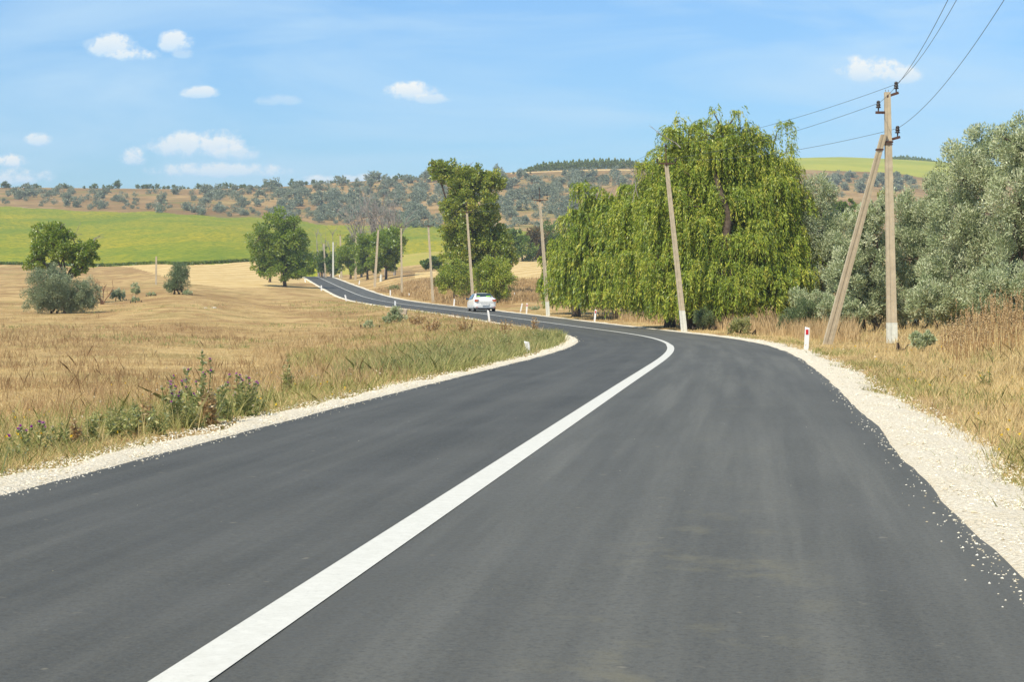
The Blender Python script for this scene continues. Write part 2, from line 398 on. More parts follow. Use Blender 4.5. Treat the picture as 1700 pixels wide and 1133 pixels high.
    tr = g.noise(st.outputs[0], 2.3, 5, .6); st2 = g.add('ShaderNodeMapping', inp={'Vector': uv}); st2.inputs['Scale'].default_value = (1, .10, 1)
    tr2 = g.noise(st2.outputs[0], 1.1, 4, .6)
    fine = g.noise(p, 70, 4, .85); mid = g.noise(p, 22, 4, .7); big = g.noise(p, .45, 5, .6)
    c = g.ramp(tr, [(.38, (.056, .056, .048)), (.5, (.090, .090, .077)), (.62, (.145, .143, .122))])
    c = g.mix(.5, c, g.ramp(tr2, [(.36, (.074, .074, .064)), (.64, (.116, .115, .099))]))
    # the left lane is the fresher, darker one
    left = g.ramp(g.math('MULTIPLY_ADD', lat, .5, .5), [(.38, .66), (.52, 1.0)])
    c = g.mix(1.0, c, left, 'MULTIPLY')
    c = g.mix(g.ramp(fine, [(.45, .0), (.75, .45)]), c, (.18, .175, .142))
    c = g.mix(g.ramp(g.noise(p, 38, 4, .8), [(.36, .5), (.50, .0)]), c, (.028, .028, .026))
    c = g.mix(g.ramp(big, [(.4, .0), (.7, .25)]), c, (.12, .12, .11))
    # dusty drag marks across the lane
    du = g.add('ShaderNodeMapping', inp={'Vector': uv}); du.inputs['Scale'].default_value = (1.6, 1.2, 1)
    d = g.noise(du.outputs[0], .9, 6, .7, dist=.15); zone = g.ramp(g.math('MULTIPLY', lat, .285), [(.30, 0.), (.48, 1.), (.62, .9), (.78, .0)])
    near = g.ramp(g.math('MULTIPLY_ADD', sp.outputs[1], .04, .1), [(.0, 1.), (.26, 1.), (.42, .25)])
    dm = g.math('MULTIPLY', g.math('MULTIPLY', g.ramp(d, [(.53, 0.), (.64, .32)]), zone), near)
    c = g.mix(dm, c, (.21, .19, .11))
    spots = g.noise(uv, 7, 2, .5); c = g.mix(g.ramp(spots, [(.71, .0), (.76, .5)]), c, (.22, .20, .15))
    princ(g, c, g.ramp(mid, [(.3, .62), (.7, .82)]), g.math('ADD', fine, mid), .35, .006, .45); M['asphalt'] = m
    # white paint
    m, g = new_mat('road_paint'); uv = g.add('ShaderNodeUVMap').outputs[0]; p = pos(g)
    n = g.noise(p, 14, 5, .7); n2 = g.noise(p, 130, 3, .7)
    c = g.mix(g.ramp(n, [(.35, 0.), (.65, .6)]), (.66, .655, .60), (.53, .525, .47)); c = g.mix(g.ramp(g.noise(p, 45, 5, .85), [(.56, .0), (.70, .6)]), c, (.28, .275, .25))
    princ(g, c, .7, n2, .3, .004, .4); M['paint'] = m
    m, g = new_mat('crushed_limestone'); p = pos(g)
    vo = g.add('ShaderNodeTexVoronoi', inp={'Vector': p, 'Scale': 26.0}); n = g.noise(p, 60, 4, .7)
    c = g.mix(g.ramp(vo.outputs['Distance'], [(.1, 0.), (.75, 1.)]), (.88, .82, .68), (.70, .62, .47)); c = g.mix(g.ramp(g.noise(p, 2.2, 4, .6), [(.5, 0.), (.75, .5)]), c, (.68, .58, .40))
    princ(g, c, .9, g.math('SUBTRACT', n, vo.outputs['Distance']), .8, .03, .2); M['gravel'] = m
    m, g = new_mat('limestone_chip'); t = g.add('ShaderNodeAttribute', attribute_name='tint').outputs['Fac']
    princ(g, g.ramp(t, [(0, (.52, .44, .30)), (.4, (.76, .69, .54)), (1, (.88, .83, .71))]), .9, None, spec=.2); M['chip'] = m
    return M
M = ground_mats()

# ------------------------------------------------------------------ terrain
def build_terrain():
    Yr = np.concatenate([np.linspace(-55, 6, 32), np.arange(6.3, 30, .3), np.arange(30, 60, .5), np.arange(60, 130, 1.0), np.arange(130, 330, 1.8), np.arange(330, 620, 2.6), np.arange(620, 1300, 5.0), np.arange(1300, 2400, 25.0)])
    un = np.linspace(-1, 1, 640); S = un * .46 + np.sign(un) * np.abs(un) ** 5 * .35
    Yg, Sg = np.meshgrid(Yr, S, indexing='ij')
    Xg = Sg * (np.maximum(Yg, -10) + 22) * 1.0 + 0.0
    Xg = Xg + 0.0
    Z = height(Xg, Yg)
    Xc = (Xg[:-1, :-1] + Xg[1:, 1:]) / 2; Yc = (Yg[:-1, :-1] + Yg[1:, 1:]) / 2
    px = CX + F * Xc / np.maximum(Yc, 8)
    jit = 4 * np.sin(px * .031) + 3 * np.sin(px * .077 + 1)
    # field boundaries as distance thresholds per column
    c0 = np.interp(px, [-900, 0, 170, 300, 450, 530, 620, 700, 850, 1000, 2600], [500, 500, 480, 430, 470, 640, 640, 500, 480, 500, 500])  # crop begins
    c1 = np.interp(px, [-900, 0, 170, 300, 450, 530, 620, 700, 850, 1000, 2600], [905, 905, 900, 885, 880, 900, 900, 868, 800, 700, 500]) + jit * 2
    s0 = np.interp(px, [180, 220, 300, 380, 450, 500], [478, 440, 322, 306, 330, 400])
    top0 = np.interp(px, [1180, 1250, 1330, 1400, 1480, 1560, 1640, 2600], [1400, 1290, 1215, 1218, 1240, 1180, 1240, 1300])
    A = np.full(px.shape, 0)
    A[(Yc > 620) | (Yc > c1)] = 4
    A[(Yc >= c0 + jit) & (Yc < c1) & (px < 930)] = 1
    A[(px > 560) & (px < 930) & (Yc > 500) & (Yc < 620)] = 2
    A[(px > 838 + 5 * np.sin(Yc * .045)) & (px < 1000) & (Yc > 292 + jit) & (Yc < 560)] = 3
    A[(px > 690) & (px < 790) & (Yc > 365 + jit) & (Yc < 405 + jit)] = 3
    A[(px > 185) & (px < 520) & (Yc > s0) & (Yc < c0 + jit)] = 3
    A[(px > 1180) & (Yc > top0) & (Yc < 1600)] = 5
    A[(px > 850) & (px < 1060) & (Yc > 1150) & (Yc < 1172)] = 3
    names = ['ground', 'crop_field', 'ripening_field', 'stubble_field', 'hillside', 'hilltop_field']
    mats = [M['meadow'], M['crop'], M['ripe'], M['stubble'], M['hill'], M['top']]
    for i, (n, m) in enumerate(zip(names, mats)):
        tag(grid_mesh(n, Xg, Yg, Z, m, mask=(A == i)), kind='structure')
build_terrain()

def build_road():
    s = np.concatenate([np.arange(-58, 120, .5), np.arange(120, 636, 1.5)])
    def strip(name, lo, hi, n, mat, dz, s=s, zfun=None):
        t = np.linspace(0, 1, n)[None]
        lo = np.broadcast_to(lo, s.shape)[:, None]; hi = np.broadcast_to(hi, s.shape)[:, None]
        O = lo + (hi - lo) * t; Sg = np.broadcast_to(s[:, None], O.shape)
        X, Y, Z = road_pt(Sg, O)
        Z = Z + dz + (zfun(Sg, O, t) if zfun else 0)
        return tag(grid_mesh(name, X, Y, Z, mat, uv=np.stack([O, Sg], -1)), kind='structure')
    r = np.random.default_rng(3)
    def ragged(amp, k):
        return smooth(r.normal(0, 1, len(s)), k) * amp * math.sqrt(2 * k + 1)
    eL = -WL + ragged(.014, 2); eR = WR + ragged(.018, 2)
    strip('road', eL, eR, 15, M['asphalt'], 0.0)
    wide = np.where(s < 62, .115, .085)
    dl = smooth(wide, 2)
    strip('road_marking', -dl, dl, 3, M['paint'], 0.005)
    def gz(Sg, O, t): return -.012 + .0 * t + np.sin(t * math.pi) * .02 + .012 * np.sin(Sg * 2.7 + O * 9) * (t > .1) - .10 * np.clip((t - .82) / .18, 0, 1)
    strip('gravel_shoulder', eL - GL - ragged(.11, 2), eL + .06, 7, M['gravel'], 0, zfun=lambda S_, O_, t: gz(S_, O_, 1 - t) - .03 * (t > .98))
    strip('gravel_shoulder', eR - .06, eR + GR + .1 + ragged(.16, 2), 8, M['gravel'], 0, zfun=lambda S_, O_, t: gz(S_, O_, t) - .03 * (t < .02))
    # loose chips
    base = np.array([(1, 0, 0), (-1, 0, 0), (0, 1, 0), (0, -1, 0), (0, 0, 1), (0, 0, -1)], float)
    tri = np.array([(0, 2, 4), (2, 1, 4), (1, 3, 4), (3, 0, 4), (2, 0, 5), (1, 2, 5), (3, 1, 5), (0, 3, 5)])
    def chips(n, smin, smax, ofun, size, dz):
        u = r.random(n); S_ = 1 / (1 / smax + (1 / smin - 1 / smax) * u)        # denser near
        O = ofun(n); X, Y, Z = road_pt(S_ - 6, O)
        sz_ = size(n) * (1 + S_ / 50)
        off = base[None] * (1 + .35 * r.normal(0, 1, (n, 6, 1))) * np.stack([r.uniform(.6, 1.3, n), r.uniform(.6, 1.3, n), r.uniform(.45, .8, n)], -1)[:, None] * sz_[:, None, None]
        a = r.uniform(0, 6.28, n); ca, sa = np.cos(a)[:, None], np.sin(a)[:, None]
        ox = off[..., 0] * ca - off[..., 1] * sa; oy = off[..., 0] * sa + off[..., 1] * ca
        Vv = np.stack([ox + X[:, None], oy + Y[:, None], off[..., 2] + (Z + dz + sz_ * .3)[:, None]], -1)
        T = Vv[:, tri]; return T.reshape(-1, 3, 3), np.repeat(r.random(n), 8)
    parts = [chips(14000, 6.5, 90, lambda n: WR + .03 + 1.0 * r.random(n) ** .8 + np.abs(r.normal(0, .12, n)), lambda n: r.uniform(.003, .011, n), .0),
             chips(420, 9, 90, lambda n: WR - np.abs(r.normal(0, .09, n)), lambda n: r.uniform(.003, .008, n), .0),
             chips(12000, 7, 90, lambda n: -WL - .03 - .75 * r.random(n) ** .8 - np.abs(r.normal(0, .10, n)), lambda n: r.uniform(.003, .012, n), .0),
             chips(350, 13, 90, lambda n: -WL + np.abs(r.normal(0, .08, n)), lambda n: r.uniform(.003, .008, n), .0),
             chips(1200, 9, 70, lambda n: WR + r.uniform(1.0, 2.1, n), lambda n: r.uniform(.005, .016, n), .0)]
    parts.append(chips(60, 9, 60, lambda n: r.uniform(-WL, WR, n), lambda n: r.uniform(.001, .003, n), .0))
    o = np_mesh('loose_gravel', np.concatenate([p[0] for p in parts]), 3, M['chip'], tint=np.concatenate([p[1] for p in parts]))
    tag(o, 'loose white limestone chips scattered along both asphalt edges', 'gravel', kind='stuff')
build_road()

# ------------------------------------------------------------------ vegetation materials
bark = simple('bark', (.10, .075, .055), .95, .35, 6, bump=.5, spec=.1)
deadbark = simple('dead_wood', (.30, .27, .24), .9, .25, 5, spec=.1)
L_WILLOW = leaf_mat('willow_leaf', (.12, .19, .028), (.30, .375, .045), (.53, .50, .085), .18)
L_POPLAR = leaf_mat('poplar_leaf', (.13, .19, .026), (.26, .33, .045), (.50, .45, .08), .32, .18)
L_WALNUT = leaf_mat('walnut_leaf', (.12, .19, .022), (.21, .30, .034), (.34, .38, .055), .34, .16)
L_DARK = leaf_mat('dark_leaf', (.08, .15, .02), (.14, .225, .032), (.23, .28, .05), .28)
L_SILVER = leaf_mat('oleaster_leaf', (.22, .28, .135), (.40, .45, .245), (.68, .69, .48), .10, .14)
L_FAR = leaf_mat('far_oleaster_leaf', (.165, .205, .14), (.26, .30, .20), (.39, .42, .30), .2, .1)
L_FARG = leaf_mat('far_green_leaf', (.08, .13, .025), (.15, .205, .03), (.27, .28, .05), .25)
L_RED = leaf_mat('reddish_leaf', (.13, .10, .03), (.19, .12, .045), (.10, .13, .03), .25)
L_HERB = leaf_mat('herb_blade', (.18, .22, .06), (.38, .37, .13), (.60, .49, .24), .3)
L_WEED = leaf_mat('weed_leaf', (.17, .20, .07), (.34, .36, .13), (.60, .50, .25), .3)
L_DRY = leaf_mat('dry_stalk', (.28, .175, .085), (.45, .31, .155), (.62, .47, .26), .2)
L_RUST = leaf_mat('rust_stalk', (.22, .13, .065), (.34, .215, .11), (.48, .34, .18), .2)
L_STRAW = leaf_mat('straw', (.50, .37, .165), (.66, .51, .25), (.80, .65, .37), .3)
L_DOCK = leaf_mat('dock_seed', (.30, .19, .09), (.52, .37, .19), (.68, .52, .30), .15)
L_PURPLE = leaf_mat('thistle_floret', (.30, .04, .32), (.42, .06, .42), (.55, .14, .5), .3)
L_YELLOW = leaf_mat('yellow_petal', (.75, .45, .03), (.8, .55, .03), (.85, .6, .05), .3)
L_CREAM = leaf_mat('seed_down', (.55, .45, .30), (.66, .56, .40), (.72, .64, .50), .3)

def leaf_quads(C, D, L, W, r, droop=None):
    """C centres (N,3), D unit directions, L lengths, W widths -> (N,4,3) pointed leaves"""
    N = len(C)
    q = r.normal(0, 1, (N, 3)); s = np.cross(D, q); s /= np.linalg.norm(s, axis=1, keepdims=True) + 1e-9
    L = np.broadcast_to(L, N)[:, None]; W = np.broadcast_to(W, N)[:, None]
    a = C - D * L * .5; b = C + D * L * .5; m = C - D * L * .05
    return np.stack([a, m + s * W * .5, b, m - s * W * .5], 1)
def unit(v): return v / (np.linalg.norm(v, axis=-1, keepdims=True) + 1e-9)
def rnd_unit(n, r): return unit(r.normal(0, 1, (n, 3)))

def blob_crown(blobs, n, size, r, sub=26, subr=.30, flat=.9, up=.2, asp=.55, core=.25):
    """leaves gathered in sub-clumps that sit mostly near the surface of the blob ellipsoids"""
    vol = np.array([b[3] * b[5] + b[4] * b[5] for b in blobs]); vol = vol / vol.sum()
    Vs = []; Ts = []; tips = []
    for b, w in zip(blobs, vol):
        c = np.array(b[:3]); rad = np.array(b[3:6]); k = max(6, int(sub * (1 + 2 * w)))
        u = rnd_unit(k, r); rr = np.where(r.random(k) < core, r.uniform(.2, .7, k), r.uniform(.72, 1.06, k))
        sc = c + u * rad * rr[:, None]
        sr = subr * rad.mean() * r.uniform(.6, 1.35, k)
        tips.append((c, sc))
        m = int(n * w); wh = r.choice(k, m, p=sr ** 2 / (sr ** 2).sum())
        d = rnd_unit(m, r); q = r.random(m) ** .45
        p = sc[wh] + d * (sr[wh] * q)[:, None] * np.array([1.1, 1.1, flat])
        dirs = unit(d + .6 * unit(p - c) + np.array([0, 0, up]) + .7 * r.normal(0, 1, (m, 3)))
        ct = np.clip(r.normal(.5, .14, k), 0, 1)
        L = size * r.uniform(.65, 1.35, m)
        Vs.append(leaf_quads(p, dirs, L, L * asp, r)); Ts.append(np.clip(ct[wh] + r.normal(0, .2, m), 0, 1))
    return np.concatenate(Vs), np.concatenate(Ts), tips
def bent(a, b, r, wob=.08, n=4, lift=0.0):
    a = np.array(a, float); b = np.array(b, float); L = np.linalg.norm(b - a); o = []
    for i in range(n + 1):
        t = i / n; p = a + (b - a) * t
        if 0 < i < n: p = p + r.normal(0, wob * L * .5, 3)
        p[2] += lift * L * math.sin(t * math.pi); o.append(tuple(p))
    return o
def px_blobs(spec, base, r, zdepth=.9):
    """blobs given as (px, row, rx, ry[, depth offset m]) in photograph pixels, turned into metres at the tree's own distance"""
    D = base.y; o = []
    for b in spec:
        dy = b[4] if len(b) > 4 else r.uniform(-.3, .3) * b[2] / F * D
        k = D / F; c = P3(b[0], b[1], D)
        o.append((c.x - base.x, dy, c.z - base.z, b[2] * k, (b[2] + b[3]) * .5 * k * zdepth, b[3] * k))
    return o
def tree(name, label, cat, base, blobs, n, size, mat, r, trunk_r=.2, limbs=2, bmat=bark, group=None, trunks=((0, 0),), crown_kw=None, fork=.35, dead=0, tree_top=None):
    root = thing(name, label, cat, base, group=group)
    V, T, tips = blob_crown(blobs, n, size, r, **(crown_kw or {}))
    zmean = np.mean([b[2] for b in blobs])
    for (tx, ty) in trunks:
        mb = MB()
        zf = zmean * fork
        cm = np.mean([b[:3] for b in blobs], 0)
        f = (tx + (cm[0] - tx) * .3, ty + (cm[1] - ty) * .3, zf)
        mb.tube([(tx - trunk_r * .1, ty, -.3), (tx, ty, .25), (tx + (f[0] - tx) * .5, ty, zf * .5), f], [trunk_r * 1.5, trunk_r * 1.1, trunk_r * .9, trunk_r * .75], 8)
        for (c, sc) in tips:
            if len(trunks) > 1 and abs(c[0] - tx) > 1.0 * min(abs(c[0] - q[0]) for q in trunks) + .6: continue
            mb.tube(bent(f, c, r, .1), [trunk_r * .6, trunk_r * .5, trunk_r * .42, trunk_r * .34, trunk_r * .26], 5, cap=False)
            for q in sc[:limbs * 4]:
                mb.tube(bent(c, q, r, .12, 3), [trunk_r * .26, trunk_r * .18, trunk_r * .12, trunk_r * .05], 4, cap=False)
        mb.build('trunk', bmat, root, smooth=True)
    np_mesh('crown', V, 4, mat, root, T)
    if dead:
        for _ in range(dead):
            md = MB()
            b = blobs[r.integers(len(blobs))]; a = np.array(b[:3]); e = a + np.array([r.normal(0, .5) * b[3], 0, b[5] * r.uniform(1.0, 1.35)])
            bare(md, a, e, trunk_r * .25, r, 2); md.build('dead_branch', deadbark, root)
    return root
def bare(mb, a, e, rad, r, depth):
    pts = bent(a, e, r, .06, 4); mb.tube(pts, [rad, rad * .8, rad * .6, rad * .4, rad * .15], 4, cap=False)
    if depth <= 0: return
    L = np.linalg.norm(np.array(e) - np.array(a))
    for i in range(5):
        t = r.uniform(.3, .95); p = np.array(pts[min(4, int(t * 4))]) * (1 - (t * 4 % 1)) + np.array(pts[min(4, int(t * 4) + 1)]) * (t * 4 % 1)
        d = (np.array(e) - np.array(a)) / L + r.normal(0, .45, 3); d /= np.linalg.norm(d)
        bare(mb, p, p + d * L * r.uniform(.2, .42), rad * .45, r, depth - 1)

# ------------------------------------------------------------------ weeping willows
def willow(label, base, spec, r, n_str, trunk_r, trunks, llen=.19, droopf=1.0, dead=0):
    """spec: domes (px, top row, rx, hang px, depth m, ry px). Curtains hang from the domes' limbs"""
    root = thing('weeping_willow', label, 'tree', base, group='weeping willows beside the bend')
    D = base.y; k = D / F; Vs = []; Ts = []; mb = MB()
    area = np.array([s[2] * s[3] for s in spec], float); area /= area.sum()
    for s, w in zip(spec, area):
        rz = (s[3] + s[5]) * .5 * k; rx = s[2] * k; ry = rx * .75
        c = P3(s[0], s[1] + (s[3] + s[5]) * .5, D + s[4]); c = np.array([c.x - base.x, s[4], c.z - base.z])
        nb = max(12, int(38 * (w * len(spec)) ** .6))
        # bunch points spread over the whole dome; every bunch is a small fountain of hanging twigs
        u = rnd_unit(nb, r); u[:, 1] = np.where(r.random(nb) < .72, -np.abs(u[:, 1]), u[:, 1])
        u[:, 2] = u[:, 2] * .85 + .28; u = unit(u)
        bp = c + u * np.array([rx, ry, rz]) * np.clip(r.normal(.86, .24, nb), .35, 1.18)[:, None]
        bp[:, 2] = np.maximum(bp[:, 2], 1.9 + r.uniform(-.9, 1.3, nb))
        near = min(trunks, key=lambda t: abs(t[0] - c[0]))
        fork = np.array([near[0] * .6 + c[0] * .4, near[1], max(1.6, c[2] * .45)])
        cc = c + np.array([0, 0, rz * .25])
        mb.tube(bent(fork, cc, r, .07, 4), [trunk_r * .7, trunk_r * .55, trunk_r * .45, trunk_r * .35, trunk_r * .25], 6, cap=False)
        for q in bp: mb.tube(bent(cc, q, r, .07, 4, .10), [trunk_r * .2, trunk_r * .16, trunk_r * .11, trunk_r * .06, .008], 4, cap=False)
        br = r.uniform(.5, 1.25, nb) * (.42 + .17 * rx)
        pr = br ** 1.6; pr /= pr.sum()
        m = int(n_str * w); wh = r.choice(nb, m, p=pr)
        bt = np.clip(r.normal(.5, .24, nb), .05, .95); blen = (.9 + .24 * rz) * r.uniform(.5, 1.4, nb) * droopf
        an = r.uniform(0, 6.283, m)
        hor = np.stack([np.cos(an), np.sin(an), np.zeros(m)], 1)
        rad = br[wh] * np.sqrt(r.random(m))
        sp = bp[wh] + hor * rad[:, None] * .35 + r.normal(0, .10, (m, 3))
        sp[:, 2] += r.uniform(-.1, .12, m)
        out = unit(hor + unit(u[wh] * np.array([1, 1, 0]) + 1e-6) * .8 + r.normal(0, .2, (m, 3)) * np.array([1, 1, 0]))
        SL = np.minimum(blen[wh] * r.uniform(.35, 1.0, m), (sp[:, 2] - 1.15 + r.uniform(-.5, .8, m)))
        SL = np.maximum(SL, .35)
        NS = 12
        t = (np.arange(NS) + .5) / NS
        reach = (rad * .8 + .12)[:, None] * (1 - np.exp(-3.0 * t))[None]
        up = (.18 * br[wh] + .10)[:, None] * np.sin(np.clip(t[None] * 3.6, 0, math.pi))
        P = sp[:, None] + out[:, None] * reach[..., None]; P[..., 2] += up - SL[:, None] * (t[None] ** 1.5)
        sway = r.normal(0, .06, (m, 2)); P[..., 0] += sway[:, 0:1] * t * 1.5; P[..., 1] += sway[:, 1:2] * t
        keep = P[..., 2] > .15
        Pf = P[keep]; n = len(Pf); rep = 2
        Pf = np.repeat(Pf, rep, 0) + r.normal(0, .045, (n * rep, 3))
        dn = np.array([0, 0, -1.0]) * (.25 + t)[None, :, None]; dn = np.broadcast_to(dn, P.shape)[keep]
        dirs = unit(np.repeat(dn + np.repeat(out[:, None], NS, 1)[keep] * .45, rep, 0) + r.normal(0, .34, (n * rep, 3)))
        L = llen * r.uniform(.7, 1.5, n * rep)
        Vs.append(leaf_quads(Pf, dirs, L, L * .23, r))
        ni = int(260 * rx * rz); q_ = rnd_unit(ni, r) * (r.random((ni, 1)) ** .4); ci = c + q_ * np.array([rx, ry, rz]) * .66   # oversized inner leaves, added to block light so the crown gaps go dark
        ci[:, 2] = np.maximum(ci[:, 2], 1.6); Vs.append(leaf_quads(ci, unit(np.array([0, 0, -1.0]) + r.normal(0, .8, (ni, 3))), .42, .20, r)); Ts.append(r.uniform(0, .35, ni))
        tt = np.repeat(np.repeat(bt[wh][:, None] + r.normal(0, .07, m)[:, None], NS, 1)[keep], rep)
        Ts.append(np.clip(tt + r.normal(0, .15, n * rep), 0, 1))
    for (tx, ty) in trunks:
        cm = np.array([tx, ty, 0])
        mt = mb if (tx, ty) == trunks[0] else MB()
        mt.tube([(tx, ty, -.4), (tx + .02, ty, .3), (tx - .1, ty, 1.2), (tx + .15, ty, 2.2), (tx * .8, ty, 3.6)], [trunk_r * 1.5, trunk_r * 1.1, trunk_r, trunk_r * .95, trunk_r * .7], 9)
        if mt is not mb: mt.build('trunk', bark, root, smooth=True)
    mb.build('trunk', bark, root, smooth=True)
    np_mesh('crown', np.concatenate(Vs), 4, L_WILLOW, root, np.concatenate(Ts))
    if dead:
        for (dx, dz, ex, ez) in dead:
            md = MB()
            a = P3(dx, dz, D); e = P3(ex, ez, D)
            bare(md, np.array(a - base), np.array(e - base), .03, r, 2); md.build('dead_branch', deadbark, root)
    return root

def r_(s): return np.random.default_rng(s)
b3 = atD(1200, 109.5); D3 = b3.y
willow('tallest weeping willow with a high domed crown, right of the leaning pole', b3,
       [(1132, 196, 44, 130, 3.4, 36), (1175, 215, 50, 150, 3.3, 40), (1225, 196, 56, 170, 2.6, 42), (1275, 212, 52, 190, 3.0, 45), (1185, 265, 75, 170, 2.2, 50), (1270, 300, 60, 190, 1.6, 50), (1118, 270, 42, 150, 2.7, 40), (1325, 372, 42, 165, 2.9, 38), (1180, 375, 62, 165, 1.4, 46), (1250, 385, 62, 155, 0.6, 46), (1150, 430, 40, 110, 1.1, 36), (1210, 440, 42, 100, -0.4, 36), (1110, 395, 40, 130, 2.2, 40), (1300, 440, 45, 90, 1.2, 30), (1305, 262, 32, 150, 2.4, 34), (1200, 186, 40, 110, 2.0, 34), (1095, 300, 36, 140, 4.5, 34)],
       r_(11), 11500, .42, [(0, 0), (-1.9, 2.0)], dead=[(1130, 245, 1090, 215)])
b2 = atD(1112, 118)
willow('middle weeping willow whose curtain hangs between the two other willows behind the leaning pole', b2,
       [(1075, 288, 50, 210, 1.5, 42), (1100, 245, 42, 230, 1.8, 42), (1055, 320, 42, 150, 1.0, 36), (1065, 400, 44, 120, -1.6, 34), (1112, 400, 40, 130, -1.6, 34), (1085, 350, 34, 120, -1.0, 30)],
       r_(12), 6800, .34, [(0, 0)], dead=[(1060, 330, 1045, 262), (1050, 340, 1065, 270)])
b1 = atD(1042, 144)
willow('leftmost and lowest weeping willow, beside the red marked post at the bend', b1,
       [(1000, 306, 60, 180, 4, 42), (1050, 312, 48, 180, 3, 40), (955, 350, 46, 160, 22, 38), (985, 370, 52, 150, 4.0, 40), (1035, 355, 48, 160, 1, 42), (928, 400, 36, 110, 23, 28), (918, 450, 24, 60, 22, 20), (990, 345, 40, 130, 2, 36), (975, 430, 48, 90, 10, 32), (1030, 430, 45, 90, .5, 30)],
       r_(13), 8500, .36, [(0, 0), (-3.6, 12)], dead=[(1010, 330, 1030, 285), (990, 330, 1000, 300)], llen=.30)

# two small willows and the tall poplar behind the car
w = hit(754, 499)
tree('round_willow', 'small round willow on the roadside left of the white car', 'tree', w, px_blobs([(754, 458, 26, 24), (738, 470, 16, 18), (772, 465, 22, 24), (758, 442, 16, 12)], w, r_(21)), 11000, .26, L_WILLOW, r_(21), .2,
     crown_kw=dict(sub=22, subr=.34, up=-.5, asp=.3, flat=1.35), fork=.4, group='small round willows by the car')
w = hit(826, 503)
tree('round_willow', 'small round willow on the roadside behind the roof of the white car', 'tree', w, px_blobs([(822, 455, 28, 26), (802, 462, 20, 24), (838, 470, 16, 24), (820, 480, 24, 16), (815, 440, 18, 12)], w, r_(22)), 14000, .26, L_WILLOW, r_(22), .2,
     crown_kw=dict(sub=22, subr=.34, up=-.5, asp=.3, flat=1.35), fork=.4, group='small round willows by the car')
pb = atD(782, 245)
tree('tall_poplar', 'tall two-topped poplar tree rising behind the small willows and the car', 'tree', pb,
     px_blobs([(742, 283, 28, 22), (725, 278, 14, 12), (765, 305, 28, 30), (790, 296, 24, 26), (815, 308, 20, 24), (765, 345, 30, 34), (800, 345, 26, 30), (772, 392, 34, 34), (815, 388, 24, 28), (768, 432, 32, 28), (805, 430, 36, 30), (838, 420, 16, 30), (750, 455, 18, 18)], pb, r_(31)),
     42000, .32, L_POPLAR, r_(31), .38, crown_kw=dict(sub=28, subr=.36, up=.3, asp=.7), fork=.3, dead=3)

# walnut-like trees left of the far road
tb = hit(473, 477)
tree('roadside_tree', 'broad bright green tree with a forked trunk on the left verge of the far road', 'tree', tb,
     px_blobs([(462, 375, 28, 26), (488, 385, 22, 28), (432, 395, 22, 26), (450, 418, 38, 34), (490, 420, 30, 34), (432, 440, 22, 18), (468, 446, 34, 20), (505, 440, 16, 22)], tb, r_(41)),
     26000, .36, L_WALNUT, r_(41), .33, crown_kw=dict(sub=20, subr=.33, asp=.7), fork=.42)
tb = hit(448, 469)
tree('roadside_tree', 'smaller green tree half hidden behind the broad tree left of the far road', 'tree', tb, px_blobs([(446, 438, 16, 16), (458, 425, 18, 20)], tb, r_(42)), 2500, .4, L_WALNUT, r_(42), .25)
tb = hit(500, 462)
tree('roadside_tree', 'green tree at the left edge of the road just before it drops over the crest', 'tree', tb, px_blobs([(503, 425, 20, 24), (512, 442, 14, 14), (492, 445, 14, 12)], tb, r_(43)), 5000, .42, L_WALNUT, r_(43), .25)
for i, (px, D, spec, lab) in enumerate([
    (534, 480, [(535, 430, 11, 18), (536, 446, 10, 8)], 'narrow dark green tree left of the white pole at the crest'),
    (550, 475, [(552, 436, 11, 16), (556, 448, 9, 8)], 'narrow dark green tree directly behind the white pole at the crest'),
    (582, 440, [(583, 420, 20, 26), (574, 432, 14, 16), (592, 440, 18, 14)], 'leftmost rounded dark green tree in the roadside row beyond the poles'),
    (610, 410, [(608, 418, 22, 28), (600, 440, 16, 12), (622, 440, 16, 12)], 'middle rounded dark green tree in the roadside row beyond the poles'),
    (641, 380, [(640, 410, 28, 30), (655, 402, 16, 22), (625, 430, 18, 18), (650, 435, 20, 16)], 'largest and rightmost dark green tree in the roadside row beyond the poles')]):
    tb = atD(px, D)
    tree('row_tree', lab, 'tree', tb, px_blobs(spec, tb, r_(50 + i)), [3500, 3500, 8000, 9000, 13000][i], .42, L_DARK if i < 2 else L_WALNUT, r_(50 + i), .26, crown_kw=dict(sub=18, subr=.34, asp=.7), fork=.4)
